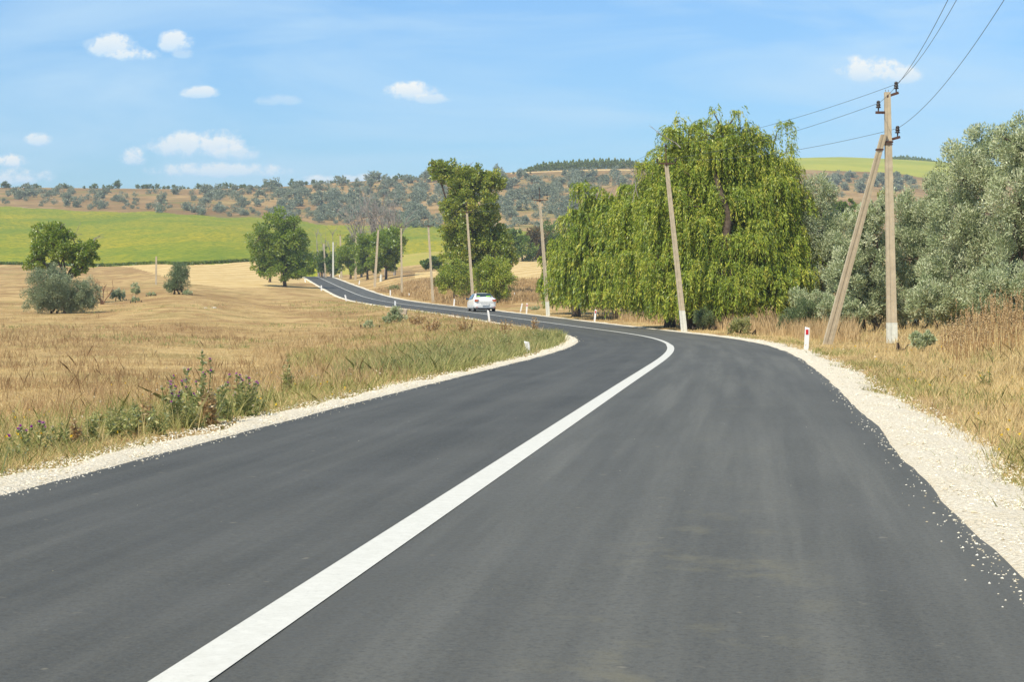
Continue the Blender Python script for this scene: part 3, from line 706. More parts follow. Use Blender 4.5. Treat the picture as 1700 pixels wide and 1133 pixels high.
# leafless dead trees above that row
for i, (px, D, tops) in enumerate([(600, 440, [(575, 345), (590, 335), (604, 330), (585, 350)]), (622, 430, [(610, 330), (622, 322), (630, 335), (616, 345)]), (640, 420, [(628, 330), (640, 325), (650, 335), (636, 345)]), (655, 400, [(652, 345), (660, 350), (668, 360)]),
                                   (529, 500, [(522, 382), (526, 392)]), (538, 500, [(533, 385), (540, 380)]), (549, 500, [(545, 388), (552, 382), (558, 392)])]):
    tb = atD(px, D); r = r_(70 + i)
    lab = ['leftmost grey leafless tree', 'second grey leafless tree from the left', 'third grey leafless tree from the left', 'rightmost grey leafless tree'][i] + ' rising above the dark green row' if i < 4 else ['leftmost', 'middle', 'rightmost'][i - 4] + ' thin bare trunk rising over the road crest'
    root = thing('dead_tree', lab, 'dead tree', tb, group='leafless grey trees beside the far road')
    mt = MB(); mc = MB(); zt = 4.5
    mt.tube([(0, 0, -.3), (.05, 0, zt * .5), (-.1, 0, zt)], [.3, .24, .2], 6)
    for (tx, ty) in tops:
        for q in range(3 if i < 4 else 1):
            e = P3(tx + r.normal(0, 5 if i < 4 else 1), ty + abs(r.normal(0, 6)), D, r.normal(0, .8)); e = np.array(e - tb)
            bare(mc, (0, 0, zt * .95), e, .13, r, 2 if i < 4 else 1)
    mt.build('trunk', deadbark, root); mc.build('branches', deadbark, root)

# dark thicket far right of the poplar
for i, (px, D, spec, mt, lab) in enumerate([
    (868, 470, [(868, 415, 20, 20), (858, 395, 14, 14)], L_DARK, 'dark green tree next to the poplar, at the top of the stubble field'),
    (888, 480, [(890, 400, 20, 22), (898, 425, 18, 16)], L_RED, 'dark tree with reddish patches behind the third pole from the right'),
    (915, 490, [(915, 390, 22, 22), (920, 420, 22, 18)], L_DARK, 'dark green tree at the left shoulder of the leftmost big willow'),
    (840, 480, [(842, 425, 14, 12)], L_DARK, 'low dark tree peeking out at the right foot of the poplar'),
    (930, 500, [(935, 405, 20, 20)], L_FARG, 'mid green tree partly behind the top left of the lowest big willow'),
    (717, 420, [(716, 438, 15, 9), (724, 434, 10, 8)], L_DARK, 'low rounded dark bush left of the poplar on the yellowing crop')]):
    tb = atD(px, D)
    tree('thicket_tree', lab, 'tree', tb, px_blobs(spec, tb, r_(90 + i)), 5000, .5, mt, r_(90 + i), .25, crown_kw=dict(sub=16, subr=.34))
for i, (px, D, spec, mt, lab) in enumerate([
    (1385, 330, [(1392, 352, 22, 20), (1375, 370, 22, 20), (1410, 345, 16, 12)], L_DARK, 'dark green tree seen through the gap behind the braced pole'),
    (1400, 260, [(1405, 372, 26, 18), (1470, 330, 14, 14), (1440, 360, 22, 20)], L_POPLAR, 'yellow green tree behind the top of the slanting brace pole')]):
    tb = atD(px, D)
    tree('thicket_tree', lab, 'tree', tb, px_blobs(spec, tb, r_(97 + i)), 7000, .4, mt, r_(97 + i), .25, crown_kw=dict(sub=16, subr=.34))

# ------------------------------------------------------------------ silver oleasters on the right
def oleaster(label, base, spec, n, r, size=.16, trunk=.16, name='oleaster_tree', group='silvery oleaster trees on the right', trunks=((0, 0), (-.6, .3), (.7, -.2)), mat=None, sub=34, subr=.27, dead=0, cat='tree'):
    bl = px_blobs(spec, base, r)
    root = tree(name, label, cat, base, bl, n, size, mat or L_SILVER, r, trunk, group=group, trunks=trunks, crown_kw=dict(sub=sub, subr=subr, up=.8, asp=.30, core=.3, flat=1.25), fork=.22, dead=dead, limbs=2)
    return root
for (px, D, spec, n, lab) in [
    (1362, 112, [(1350, 365, 42, 45), (1372, 430, 38, 45), (1350, 480, 34, 34), (1385, 400, 30, 40), (1360, 320, 26, 30)], 30000, 'pale oleaster tree between the tallest willow and the slanting brace'),
    (1432, 92, [(1430, 400, 40, 45), (1405, 455, 34, 40), (1450, 460, 40, 45), (1425, 510, 45, 26), (1450, 360, 30, 30)], 34000, 'silvery oleaster tree directly behind the braced concrete pole'),
    (1520, 95, [(1515, 360, 48, 50), (1495, 430, 40, 50), (1550, 420, 48, 55), (1530, 480, 55, 42), (1560, 330, 34, 38)], 46000, 'dense oleaster tree just right of the braced concrete pole'),
    (1610, 88, [(1600, 300, 52, 55), (1590, 380, 55, 60), (1640, 400, 55, 60), (1600, 460, 60, 48), (1635, 260, 40, 45), (1560, 460, 40, 42)], 56000, 'large silver grey oleaster tree above the dried dock stalks'),
    (1705, 82, [(1690, 245, 36, 50), (1720, 270, 50, 60), (1690, 340, 55, 60), (1740, 380, 60, 70), (1690, 440, 60, 55)], 52000, 'tallest silver oleaster tree, cut off by the right picture edge'),
    (1830, 88, [(1810, 300, 70, 80), (1850, 400, 80, 80)], 14000, 'oleaster tree standing beyond the right picture edge')]:
    oleaster(lab, atD(px, D), spec, n, r_(int(px)))
# shrubs near the bend
for (px, py, spec, n, lab) in [
    (1330, 556, [(1330, 522, 32, 26), (1310, 535, 18, 16), (1350, 530, 18, 20)], 9000, 'green grey shrub left of the foot of the slanting brace pole'),
    (1168, 549, [(1168, 527, 17, 14)], 3000, 'dark low shrub between the trunks of the tallest willow'),
    (1528, 584, [(1530, 566, 19, 15)], 2600, 'small pale sage shrub to the right of the braced pole foot'),
    (1230, 556, [(1232, 540, 18, 14), (1215, 545, 10, 8)], 2400, 'low green shrub at the right side of the tallest willow trunk')]:
    oleaster(lab, hit(px, py), spec, n, r_(int(px) + 5), size=.12, trunk=.035, name='roadside_shrub', group='small shrubs beside the bend', mat=L_SILVER if px == 1528 else L_WEED if px == 1230 else leaf_mat('shrub_leaf', (.10, .15, .06), (.16, .215, .09), (.25, .29, .15), .3), sub=20, cat='shrub')

# ------------------------------------------------------------------ trees of the left meadow
tb = hit(112, 505)
tree('meadow_tree', 'dark green spreading tree with dead top twigs behind the silver bush at the left', 'tree', tb,
     px_blobs([(80, 398, 30, 28), (60, 428, 20, 22), (100, 418, 34, 32), (130, 415, 26, 24), (152, 412, 16, 14), (150, 432, 12, 14), (95, 390, 20, 18), (125, 445, 20, 18), (75, 440, 22, 14)], tb, r_(101)),
     17000, .26, L_WALNUT, r_(101), .22, crown_kw=dict(sub=17, subr=.32), fork=.4, dead=7)
tb = hit(95, 521)
oleaster('big rounded silver green bush in front of the dark tree at the left', tb, [(85, 475, 34, 32), (65, 495, 28, 22), (110, 490, 36, 28), (145, 487, 22, 24), (90, 460, 22, 18), (135, 500, 24, 16), (85, 505, 34, 14), (115, 508, 24, 11)], 52000, r_(102), name='meadow_bush', size=.15, trunk=.1, group=None, cat='bush', mat=leaf_mat('grey_leaf', (.14, .185, .10), (.25, .30, .17), (.42, .46, .29), .12))
tb = hit(297, 489)
oleaster('compact dark silver green bush standing alone in the meadow before the pale field', tb, [(296, 463, 19, 24), (300, 452, 13, 16), (290, 475, 16, 10), (279, 476, 8, 6)], 9000, r_(103), name='meadow_bush', size=.2, trunk=.12, group=None, mat=leaf_mat('bush_leaf', (.10, .15, .07), (.17, .23, .11), (.26, .32, .17), .25), cat='bush')
for (px, py, spec, lab, n) in [(225, 503, [(225, 480, 8, 9), (224, 497, 8, 4)], 'tiny silver sapling left of the lone compact bush', 1500), (200, 500, [(198, 487, 12, 9), (190, 492, 9, 6)], 'low grey bush between the bare shrub and the tiny sapling', 1600),
                               (250, 492, [(250, 489, 7, 3)], 'lowest dark tuft of bush just left of the lone compact bush', 400), (310, 490, [(312, 486, 8, 4)], 'low dark tuft of bush at the right foot of the lone compact bush', 500),
                               (655, 537, [(655, 519, 12, 14), (665, 530, 12, 8), (645, 532, 9, 7)], 'grey green shrub beside the concrete block on the road bank', 3500),
                               (613, 546, [(612, 540, 9, 6)], 'small green shrub on the road bank left of the concrete block', 700)]:
    oleaster(lab, hit(px, py), spec, n, r_(int(px) + 9), size=.16 if px > 600 else .22, trunk=.04, name='meadow_bush', group='small bushes in the meadow', sub=12, cat='bush')
r = r_(105); tb = hit(170, 506); root = thing('bare_shrub', 'leafless brown shrub to the right of the big silver bush', 'shrub', tb); mb = MB()
for q in range(9):
    e = P3(170 + r.normal(0, 14), 468 + abs(r.normal(0, 12)), tb.y, r.normal(0, .4)); bare(mb, (r.normal(0, .1), 0, 0), np.array(e - tb), .05, r, 2)
mb.build('branches', simple('brown_twig', (.20, .11, .06), .9), root)

# ------------------------------------------------------------------ hundreds of bushes on the hillside
def bush_proto(i, mat, tall=1.0, n=620):
    r = r_(200 + i); bl = []
    for k_ in range(r.integers(3, 6)):
        rr = r.uniform(.55, .95); bl.append((r.normal(0, .33), r.normal(0, .33), rr * .8 * tall + r.uniform(0, .7) * tall, rr, rr, rr * tall * .95))
    V, T, tips = blob_crown(bl, n, .26, r, sub=11, subr=.36, up=.4, asp=.6)
    V[..., 2] = np.maximum(V[..., 2], -.05)
    return V, T
def bush_family(n_proto, name, mat, tall, spots, label, cat, group, seed, n=900):
    r = r_(seed); me = []
    for i in range(n_proto):
        V, T = bush_proto(seed + i, mat, tall, n); o = np_mesh(name, V, 4, mat, tint=T); me.append(o)
    for j, (p, s) in enumerate(spots):
        src = me[j % n_proto]; o = src if j < n_proto else src.copy()
        if j >= n_proto: COL.objects.link(o)
        o.location = p; o.scale = (s * r.uniform(.9, 1.2), s, s * r.uniform(.8, 1.15)); o.rotation_euler = (0, 0, r.uniform(0, 6.28))
        lb = label(j, p) if callable(label) else label
        tag(o, lb, cat, group)
r = r_(300)
def lower(px): return np.interp(px, [0, 170, 300, 450, 620, 700, 850, 1000, 1340, 1560], [343, 350, 355, 366, 377, 379, 400, 400, 355, 325])
def upper(px): return np.interp(px, [0, 170, 300, 450, 620, 700, 850, 1000, 1340, 1560], [318, 320, 318, 310, 300, 298, 294, 290, 290, 300])
spots = []; tries = 0
clus = [(25, 325, 28, 10), (60, 322, 30, 8), (105, 322, 22, 7), (160, 335, 40, 9), (215, 345, 14, 6), (270, 345, 22, 7), (375, 350, 20, 9), (345, 330, 22, 10), (375, 322, 30, 8), (450, 320, 50, 12), (500, 345, 60, 18), (560, 345, 50, 16), (620, 335, 55, 20), (660, 355, 50, 18), (700, 330, 45, 22),
        (860, 325, 40, 18), (905, 345, 35, 18), (930, 322, 40, 18), (885, 300, 25, 9), (965, 300, 35, 10), (940, 365, 25, 12), (1380, 320, 30, 12), (1400, 305, 35, 10), (1470, 305, 40, 12), (1360, 345, 20, 10), (1520, 300, 25, 10), (1010, 300, 40, 10), (840, 355, 20, 18), (600, 365, 60, 8), (690, 368, 40, 8)]
wts = np.array([c[2] * c[3] for c in clus], float) ** .85; wts /= wts.sum()
while len(spots) < 1000 and tries < 9000:
    tries += 1
    if r.random() < .45: px, py = 400 + 600 * r.random() if r.random() < .62 else r.uniform(0, 400), r.uniform(298, 382)
    else:
        c = clus[r.choice(len(clus), p=wts)]; px, py = r.normal(c[0], c[2] * .75), r.normal(c[1], c[3] * .7)
    if px < 2 or px > 1570 or not (upper(px) < py < lower(px)) or 1060 < px < 1320: continue
    if px < 400 and r.random() < .2: continue
    p = hit(px, py)
    if p.y < 650: continue
    s = (3.8 + 6.6 * r.random() ** 1.5) * (1.1 if px > 400 else 1.0) / F * p.y / 1.25
    if any((p - q).length < (s + s2) * .5 for q, s2 in spots): continue
    spots.append((p - Vector((0, 0, .3)), s))
spots.sort(key=lambda q: -q[1]); rest = spots[298:]; spots = spots[:298]
def scrub(rest):
    rr = r_(211); Vs = []; Ts = []
    pr = [bush_proto(220 + i, L_FAR, 1.0, 420) for i in range(5)]
    for i, (p, s_) in enumerate(rest):
        V, T = pr[i % 5]; a = rr.uniform(0, 6.28); ca, sa = math.cos(a), math.sin(a); W = V * s_ * 1.05
        Vs.append(np.stack([W[..., 0] * ca - W[..., 1] * sa + p.x, W[..., 0] * sa + W[..., 1] * ca + p.y, W[..., 2] + p.z], -1)); Ts.append(np.clip(T + rr.normal(0, .12), 0, 1))
    tag(np_mesh('hillside_scrub', np.concatenate(Vs), 4, L_FAR, tint=np.concatenate(Ts)), 'countless smaller grey green shrubs filling the far hillside', 'scrub', kind='stuff')
scrub(rest); print('bushes', len(spots), len(rest))
bush_family(9, 'hillside_bush', L_FAR, 1.0, spots, 'small rounded silver green bush scattered on the far brown hillside', 'bush', 'silvery bushes dotted over the far hillside', 210)
# green trees and hedgerow along the ridge
rs = []
for px, py, s in [(8, 306, 9), (14, 307, 7), (60, 309, 7), (66, 309, 5), (96, 308, 6), (104, 308, 8), (110, 309, 7), (118, 310, 5), (140, 310, 4), (150, 311, 4), (158, 311, 8), (172, 310, 5), (180, 310, 6), (186, 310, 5), (195, 312, 10), (229, 311, 6), (236, 311, 6), (245, 309, 8), (253, 311, 6), (262, 309, 8), (272, 312, 6), (280, 312, 5), (68, 318, 5)]:
    rs.append((px, py, s, 1.0))
for px in np.arange(288, 700, 8.5): rs.append((px + r.normal(0, 2), np.interp(px, [288, 450, 620, 700], [311, 307, 299, 294]) + 1 + r.normal(0, 1.2), r.uniform(2.5, 8.0) * (r.random() < .8) + 1.0, 1.0))
for px in np.arange(700, 880, 11): rs.append((px + r.normal(0, 3), np.interp(px, [700, 850, 1000], [293, 287, 280]) + 1, r.uniform(2.5, 5.5), 1.0))
sp = []
for px, py, s, _ in rs:
    p = hit(px, py + 1.0)
    if p.y > 1260: p = atD(px, 1170)
    sp.append((p - Vector((0, 0, .4)), s / F * p.y / 1.25))
sp = [(p_, s_ * .78) for p_, s_ in sp]
bush_family(7, 'ridge_tree', L_FARG, 1.15, sp, 'low dark green tree on the skyline of the far ridge', 'tree', 'green trees along the far ridge', 260)
def belt(name, label, pts, hgt, depth, mat, n, seed):
    r = r_(seed); t = r.random(n); xs = np.array([p[0] for p in pts]); 
    px = xs[0] + (xs[-1] - xs[0]) * t; D = np.interp(px, xs, [p[1] for p in pts]) + r.uniform(0, depth, n)
    X = (px - CX) / F * D; h = np.interp(px, xs, [p[2] for p in pts]) * hgt * (1 + .25 * np.sin(px * .9) * np.sin(px * .37 + 1))
    Z = height(X, D) + r.random(n) ** .8 * h
    C = np.stack([X, D, Z], 1); L = r.uniform(.8, 1.6, n) * .7
    o = np_mesh(name, leaf_quads(C, rnd_unit(n, r), L, L * .8, r), 4, mat, tint=np.clip(r.normal(.45, .22, n), 0, 1)); tag(o, label, 'wood', kind='stuff')
belt('far_wood', 'dark green belt of woodland along the top of the far ridge', [(870, 1178, .3), (900, 1180, .9), (950, 1185, 1.0), (1000, 1190, 1.1), (1045, 1190, 1.), (1080, 1190, .3)], 5.5, 26, L_FARG, 16000, 401)
belt('far_wood', 'thin dark green belt of woodland on the hilltop behind the pale crop', [(1478, 1560, .4), (1500, 1570, 1.), (1545, 1580, .8), (1560, 1580, .2)], 4.5, 20, L_FARG, 3500, 402)
belt('crop_edge', 'dark lower edge of the green crop standing above the dry meadow', [(-300, 500, 1), (0, 500, 1), (170, 480, 1), (300, 432, 1.0), (450, 462, 1.0), (520, 560, .6)], .40, 4, L_FARG, 20000, 403)

# ------------------------------------------------------------------ oleaster skirts: undergrowth closing the foot of the right hand trees
for i, (px, D, spec, n, lab) in enumerate([
    (1395, 90, [(1385, 515, 26, 24), (1415, 520, 22, 20)], 9000, 'low oleaster thicket between the shrub and the braced pole'),
    (1475, 93, [(1460, 500, 30, 34), (1495, 512, 26, 26)], 11000, 'low oleaster thicket hidden behind the foot of the braced pole'),
    (1555, 86, [(1540, 500, 34, 34), (1580, 505, 30, 30)], 12000, 'low oleaster thicket just left of the dried dock stalks'),
    (1650, 80, [(1640, 485, 36, 38), (1680, 480, 40, 40)], 14000, 'low oleaster thicket behind the dried dock stalks'),
    (1345, 108, [(1335, 500, 24, 24), (1365, 505, 22, 22)], 7000, 'low oleaster thicket at the right edge of the tallest willow')]):
    oleaster(lab, atD(px, D), spec, n, r_(600 + i), size=.15, trunk=.05, name='oleaster_thicket', group='low oleaster thickets on the right')

# ------------------------------------------------------------------ grass
def off_ok(X, Y, gap=.0):
    o = road_off(X, Y); return np.where(o < 0, -o - WL - GL * .8, o - WR - GR * .85) > gap
def scatter(n, px0, px1, D0, D1, pw, r):
    """random ground points, denser near the camera"""
    px = r.uniform(px0, px1, n); u = r.random(n)
    a = 1 - pw or 1e-4; D = (D0 ** a + (D1 ** a - D0 ** a) * u) ** (1 / a)
    return (px - CX) / F * D, D
def patch(X, Y, f, seed):
    a = np.sin(f * X * .9 + 1.7 * seed) * np.sin(f * Y * .55 + seed) + .6 * np.sin(f * 2.3 * X - f * 1.1 * Y + seed * 3) * np.sin(f * 1.7 * Y + seed)
    return .5 + .4 * a
def tufts(name, label, X, Y, per, hgt, wid, lean, mat, r, tint0=.5, tsd=.22, hfun=None):
    n = len(X); Z = height(X, Y); sc = r.uniform(.6, 1.35, n) * (hfun(X, Y) if hfun is not None else 1)
    t0 = np.clip(r.normal(tint0, tsd * .7, n), 0, 1)
    X = np.repeat(X, per); Y2 = np.repeat(Y, per); Z = np.repeat(Z, per); S = np.repeat(sc, per); m = n * per
    off = r.normal(0, .05, (m, 2)) * (1 + Y2 / 60)[:, None]
    base = np.stack([X + off[:, 0], Y2 + off[:, 1], Z - .02], 1)
    h = hgt * S * r.uniform(.5, 1.2, m); d = r.normal(0, lean, (m, 2))
    top = base + np.stack([d[:, 0] * h, d[:, 1] * h, h], 1)
    an = r.normal(0, .5, m); w = wid * (1 + Y2 / 28) * r.uniform(.6, 1.4, m); s = np.stack([np.cos(an), np.sin(an), np.zeros(m)], 1) * w[:, None]
    mid = base * .45 + top * .55 - np.stack([d[:, 0] * h, d[:, 1] * h, np.zeros(m)], 1) * .15
    V = np.stack([base - s * .5, base + s * .5, mid + s * .4, top, mid - s * .4], 1)
    return np_mesh(name, V, 5, mat, tint=np.clip(np.repeat(t0, per) + r.normal(0, tsd * .6, m), 0, 1))
r = r_(500)
X, Y = scatter(52000, -60, 1000, 14, 230, 1.25, r); X2, Y2 = scatter(26000, -1500, -60, 8, 200, 1.0, r); X3, Y3 = scatter(5000, -60, 1000, 7, 14, 1.0, r); X = np.concatenate([X, X2, X3]); Y = np.concatenate([Y, Y2, Y3]); k_ = off_ok(X, Y, .1) & (r.random(len(X)) < .35 + .75 * patch(X, Y, .25, 1)) & ((Y < 150) | (X < -20)) & (X < 12); k_ &= Y < 215
tag(tufts('dry_grass', '', X[k_], Y[k_], 4, .085, .0035, .8, L_STRAW, r), 'dry straw coloured grass covering the meadow left of the road', 'grass', kind='stuff')
X, Y = scatter(52000, 900, 2700, 7, 170, 1.2, r); k_ = off_ok(X, Y, .0) & (X > 0)
tag(tufts('dry_grass', '', X[k_], Y[k_], 4, .24, .004, .4, L_STRAW, r, hfun=lambda X, Y: .5 + .9 * np.clip((road_off(X, Y) - 4.5) / 6, 0, 1)), 'long dry golden grass covering the verge right of the road', 'grass', kind='stuff')
# brown dead weeds sprinkled over the meadow
X, Y = scatter(8000, -1100, 640, 22, 150, 1.15, r); k_ = off_ok(X, Y, 2.0) & (r.random(len(X)) < np.clip(2.6 * patch(X, Y, .13, 4) * (.6 + .8 * patch(X, Y, .6, 5)) - 1.3, 0, .8))
tag(tufts('dead_weeds', '', X[k_], Y[k_], 5, .32, .004, .30, L_DRY, r, .45), 'brown dead weed stalks sprinkled over the left meadow', 'weeds', kind='stuff')
X, Y = scatter(3000, -60, 420, 27, 120, 1.0, r); k_ = off_ok(X, Y, 3.0) & (r.random(len(X)) < np.clip(3.4 * patch(X, Y, .22, 9) * (.5 + patch(X, Y, .9, 3)) - 1.6, 0, .9))
tag(tufts('dead_weeds', '', X[k_], Y[k_], 5, .30, .0035, .36, L_RUST, r, .55), 'patches of dark brown dead weeds in the left meadow', 'weeds', kind='stuff')
X, Y = scatter(3200, 420, 900, 30, 240, 1.1, r); k_ = off_ok(X, Y, .3) & (road_off(X, Y) > -16) & (road_off(X, Y) < 0)
tag(tufts('dead_weeds', '', X[k_], Y[k_], 6, .34, .0035, .36, L_DRY, r, .65), 'reddish brown weed stalks along the inner road bank', 'weeds', kind='stuff')
X, Y = scatter(4000, 590, 900, 200, 330, .3, r); k_ = off_ok(X, Y, 1.0) & (road_off(X, Y) > 0)
tag(tufts('dead_weeds', '', X[k_], Y[k_], 5, .6, .006, .3, L_DRY, r, .5), 'tall brown grass on the bank below the far poles', 'weeds', kind='stuff')
X, Y = scatter(7000, 940, 1420, 68, 150, .6, r); k_ = off_ok(X, Y, 2.2) & (road_off(X, Y) > 0)
tag(tufts('dead_weeds', '', X[k_], Y[k_], 6, .75, .006, .22, L_DRY, r, .75), 'pale dry grass standing under the weeping willows', 'weeds', kind='stuff')
X, Y = scatter(16000, 480, 960, 30, 240, 1.0, r); k_ = off_ok(X, Y, .1) & (road_off(X, Y) > -14) & (road_off(X, Y) < 0) & (r.random(len(X)) < np.clip(2.0 * patch(X, Y, .4, 11) - .5, .05, 1))
tag(tufts('green_grass', '', X[k_], Y[k_], 5, .20, .005, .5, L_HERB, r, .55, .35), 'low yellow green growth on the inner road bank', 'grass', kind='stuff')
X, Y = scatter(26000, 560, 960, 36, 95, 1.1, r); o_ = road_off(X, Y); k_ = off_ok(X, Y, .15) & (o_ > -9) & (o_ < 0) & (r.random(len(X)) < np.exp(-(-o_ - WL - GL) / 2.6) * np.clip(1.7 * patch(X, Y, .6, 21) - .1, .1, .9))
tag(tufts('green_grass', '', X[k_], Y[k_], 7, .30, .0045, .55, L_WEED, r, .5, .35), 'dense green weeds filling the inner side of the bend', 'weeds', kind='stuff')
# green growth hugging the gravel
X, Y = scatter(70000, -700, 1000, 7, 120, 1.3, r); o_ = road_off(X, Y); k_ = off_ok(X, Y, -.05) & (o_ < 0) & (r.random(len(X)) < np.exp(-(-o_ - WL - GL) / 1.5) * np.clip(1.9 * patch(X, Y, .8, 2) - .35, .06, .75))
tag(tufts('green_grass', '', X[k_], Y[k_], 6, .13, .003, .6, L_HERB, r, .5, .35), 'fresh green grass and herbs along the left gravel edge', 'grass', kind='stuff')
X, Y = scatter(45000, 1000, 1800, 9, 100, 1.3, r); o_ = road_off(X, Y); k_ = off_ok(X, Y, -.3) & (o_ > 0) & (r.random(len(X)) < np.exp(-np.abs(o_ - WR - GR - .3) / .6) * np.clip(2.2 * patch(X, Y, .7, 3) - .7, .03, 1))
tag(tufts('green_grass', '', X[k_], Y[k_], 5, .12, .005, .6, L_HERB, r), 'green grass tufts growing into the right gravel edge', 'grass', kind='stuff')
X, Y = scatter(3000, 900, 1750, 14, 120, 1.1, r); k_ = off_ok(X, Y, .5) & (X > 0) & (r.random(len(X)) < np.clip(3 * patch(X, Y, .35, 6) - 1.9, 0, 1))
tag(tufts('green_grass', '', X[k_], Y[k_], 7, .26, .0035, .5, L_WEED, r), 'scattered green herbs in the dry right verge', 'grass', kind='stuff')
X, Y = scatter(2500, 0, 700, 40, 200, 1.0, r); k_ = off_ok(X, Y, 1.) & (r.random(len(X)) < np.clip(3 * patch(X, Y, .2, 8) - 1.95, 0, 1))
tag(tufts('green_grass', '', X[k_], Y[k_], 7, .18, .005, .5, L_WEED, r), 'scattered green herbs in the dry left meadow', 'grass', kind='stuff')
X, Y = scatter(5000, -60, 480, 15, 40, 1.3, r); o_ = road_off(X, Y); k_ = off_ok(X, Y, .25) & (o_ < 0) & (r.random(len(X)) < np.exp(-(-o_ - WL - GL) / 1.8) * np.clip(1.8 * patch(X, Y, .9, 12) - .5, .04, .7))
tag(tufts('roadside_weeds', '', X[k_], Y[k_], 7, .30, .0035, .5, L_HERB, r, .45, .4), 'scruffy mixed green and straw weeds along the left roadside', 'weeds', kind='stuff')
def flowers(n, px0, px1, side, mat, label, hgt, seed, size=.012, D1=60):
    r = r_(seed); X, Y = scatter(n, px0, px1, 12, D1, 1.2, r); o_ = road_off(X, Y)
    k_ = off_ok(X, Y, 0) & (o_ * side > 0) & (np.abs(o_) < 11) & (r.random(n) < np.clip(3 * patch(X, Y, .45, seed % 7) - 1.2, .05, 1)); X, Y = X[k_], Y[k_]; Z = height(X, Y) + hgt * r.uniform(.6, 1.2, len(X))
    C = np.repeat(np.stack([X, Y, Z], 1), 4, 0) + r.normal(0, size * .4, (len(X) * 4, 3))
    tag(np_mesh('wildflowers', leaf_quads(C, rnd_unit(len(C), r), size * 1.6 * (1 + C[:, 1] / 60), size * 1.2 * (1 + C[:, 1] / 60), r), 4, mat, tint=r.random(len(C))), label, 'flowers', kind='stuff')
flowers(420, 0, 700, -1, L_YELLOW, 'tiny yellow flowers dotted along the left roadside', .18, 701)
flowers(300, 1200, 1750, 1, L_YELLOW, 'tiny yellow flowers dotted in the right verge', .25, 702)
flowers(260, 0, 900, -1, L_CREAM, 'pale seed heads dotted along the left roadside', .3, 703)

# ------------------------------------------------------------------ individual roadside plants
def plant(name, label, cat, base, hpx, wpx, r, kind='green', group=None, dens=1.0):
    D = base.y; k = D / F; H = hpx * k; W = wpx * k * .5
    root = thing(name, label, cat, base, group=group); st = MB(); C = []; Dv = []; LL = []; fl = []; seeds = []
    ns = int((9 if kind != 'dock' else 7) * max(1, W / .35) * dens)
    for i in range(ns):
        a = r.uniform(0, 6.28); q = r.random() ** .6; h = H * r.uniform(.55, 1.0) * (1 - .35 * q); tip = np.array([math.cos(a) * W * q * 1.05, math.sin(a) * W * q * .8, h])
        if kind == 'dock': tip[2] = H * r.uniform(.6, 1.0)
        b0 = np.array([tip[0] * (.35 if kind != 'dock' else .85), tip[1] * .35, -.03]); pts = bent(b0, tip, r, .05, 4)
        st.tube(pts, [.006, .005, .004, .003, .002] if D < 60 else [.012, .01, .008, .006, .004], 4, cap=False)
        P_ = np.array(pts)
        nl = int((34 if kind != 'dock' else 26) * dens)
        t = r.uniform(.05, 1.0, nl) * 3.999; j = t.astype(int); f = (t - j)[:, None]; c = P_[j] * (1 - f) + P_[j + 1] * f
        if kind == 'dock':
            m = r.random(nl) < .9; t2 = t / 4; c = c[t2 > .45]; n_ = len(c)
            cc = np.repeat(c, 5, 0) + r.normal(0, .007 * (1 + D / 90), (n_ * 5, 3)) * np.array([1, 1, 4.0]); C.append(cc); Dv.append(unit(np.array([0, 0, 1.6]) + r.normal(0, .6, (n_ * 5, 3)))); LL.append(np.full(n_ * 5, .020 * (1 + D / 60)))
        else:
            dd = unit(np.stack([r.normal(0, 1, nl), r.normal(0, 1, nl), r.normal(.35, .5, nl)], 1)); L = .10 * (1 - .5 * t / 4) * (H / .8) ** .4 * r.uniform(.6, 1.3, nl) * (1 + D / 160)
            C.append(c + dd * L[:, None] * .5); Dv.append(dd); LL.append(L)
        if kind == 'thistle':
            fl.append(tip)
            for _ in range(1):
                sd = P_[3] + np.array([r.normal(0, .06), r.normal(0, .06), r.uniform(.02, .10)]); st.tube([tuple(P_[2]), tuple(sd)], [.004, .002], 4, cap=False); fl.append(sd)
    C = np.concatenate(C); Dv = np.concatenate(Dv); L = np.concatenate(LL)
    lm = {'green': L_WEED, 'thistle': L_WEED, 'dry': L_DRY, 'dock': L_DOCK, 'silver': L_SILVER}[kind]
    st.build('stems', L_WEED_STEM if kind in ('green', 'thistle', 'silver') else L_DRY_STEM, root)
    np_mesh('seed_heads' if kind == 'dock' else 'leaves', leaf_quads(C, Dv, L, L * (.36 if kind != 'dock' else .8), r), 4, lm, root, np.clip(r.normal(.45, .25, len(C)), 0, 1))
    if fl:
        for f in fl:
            m = MB(); old = r.random() < .22; m.lathe([(.004, -.02), (.015, -.010), (.017, .002), (.010, .012)], tuple(f), 8)
            o = m.build('flower_head', L_WEED_STEM, root, smooth=True)
            n_ = 16; d = unit(np.array([0, 0, 1.0]) + r.normal(0, .45, (n_, 3))); c = np.array(f) + np.array([0, 0, .008]) + d * .013
            np_mesh('floret', leaf_quads(c, d, .034, .012, r), 4, L_CREAM if old else L_PURPLE, o, r.random(n_))
    return root
L_WEED_STEM = simple('green_stem', (.17, .20, .07), .8, .2); L_DRY_STEM = simple('dry_stem', (.30, .18, .08), .9, .2)
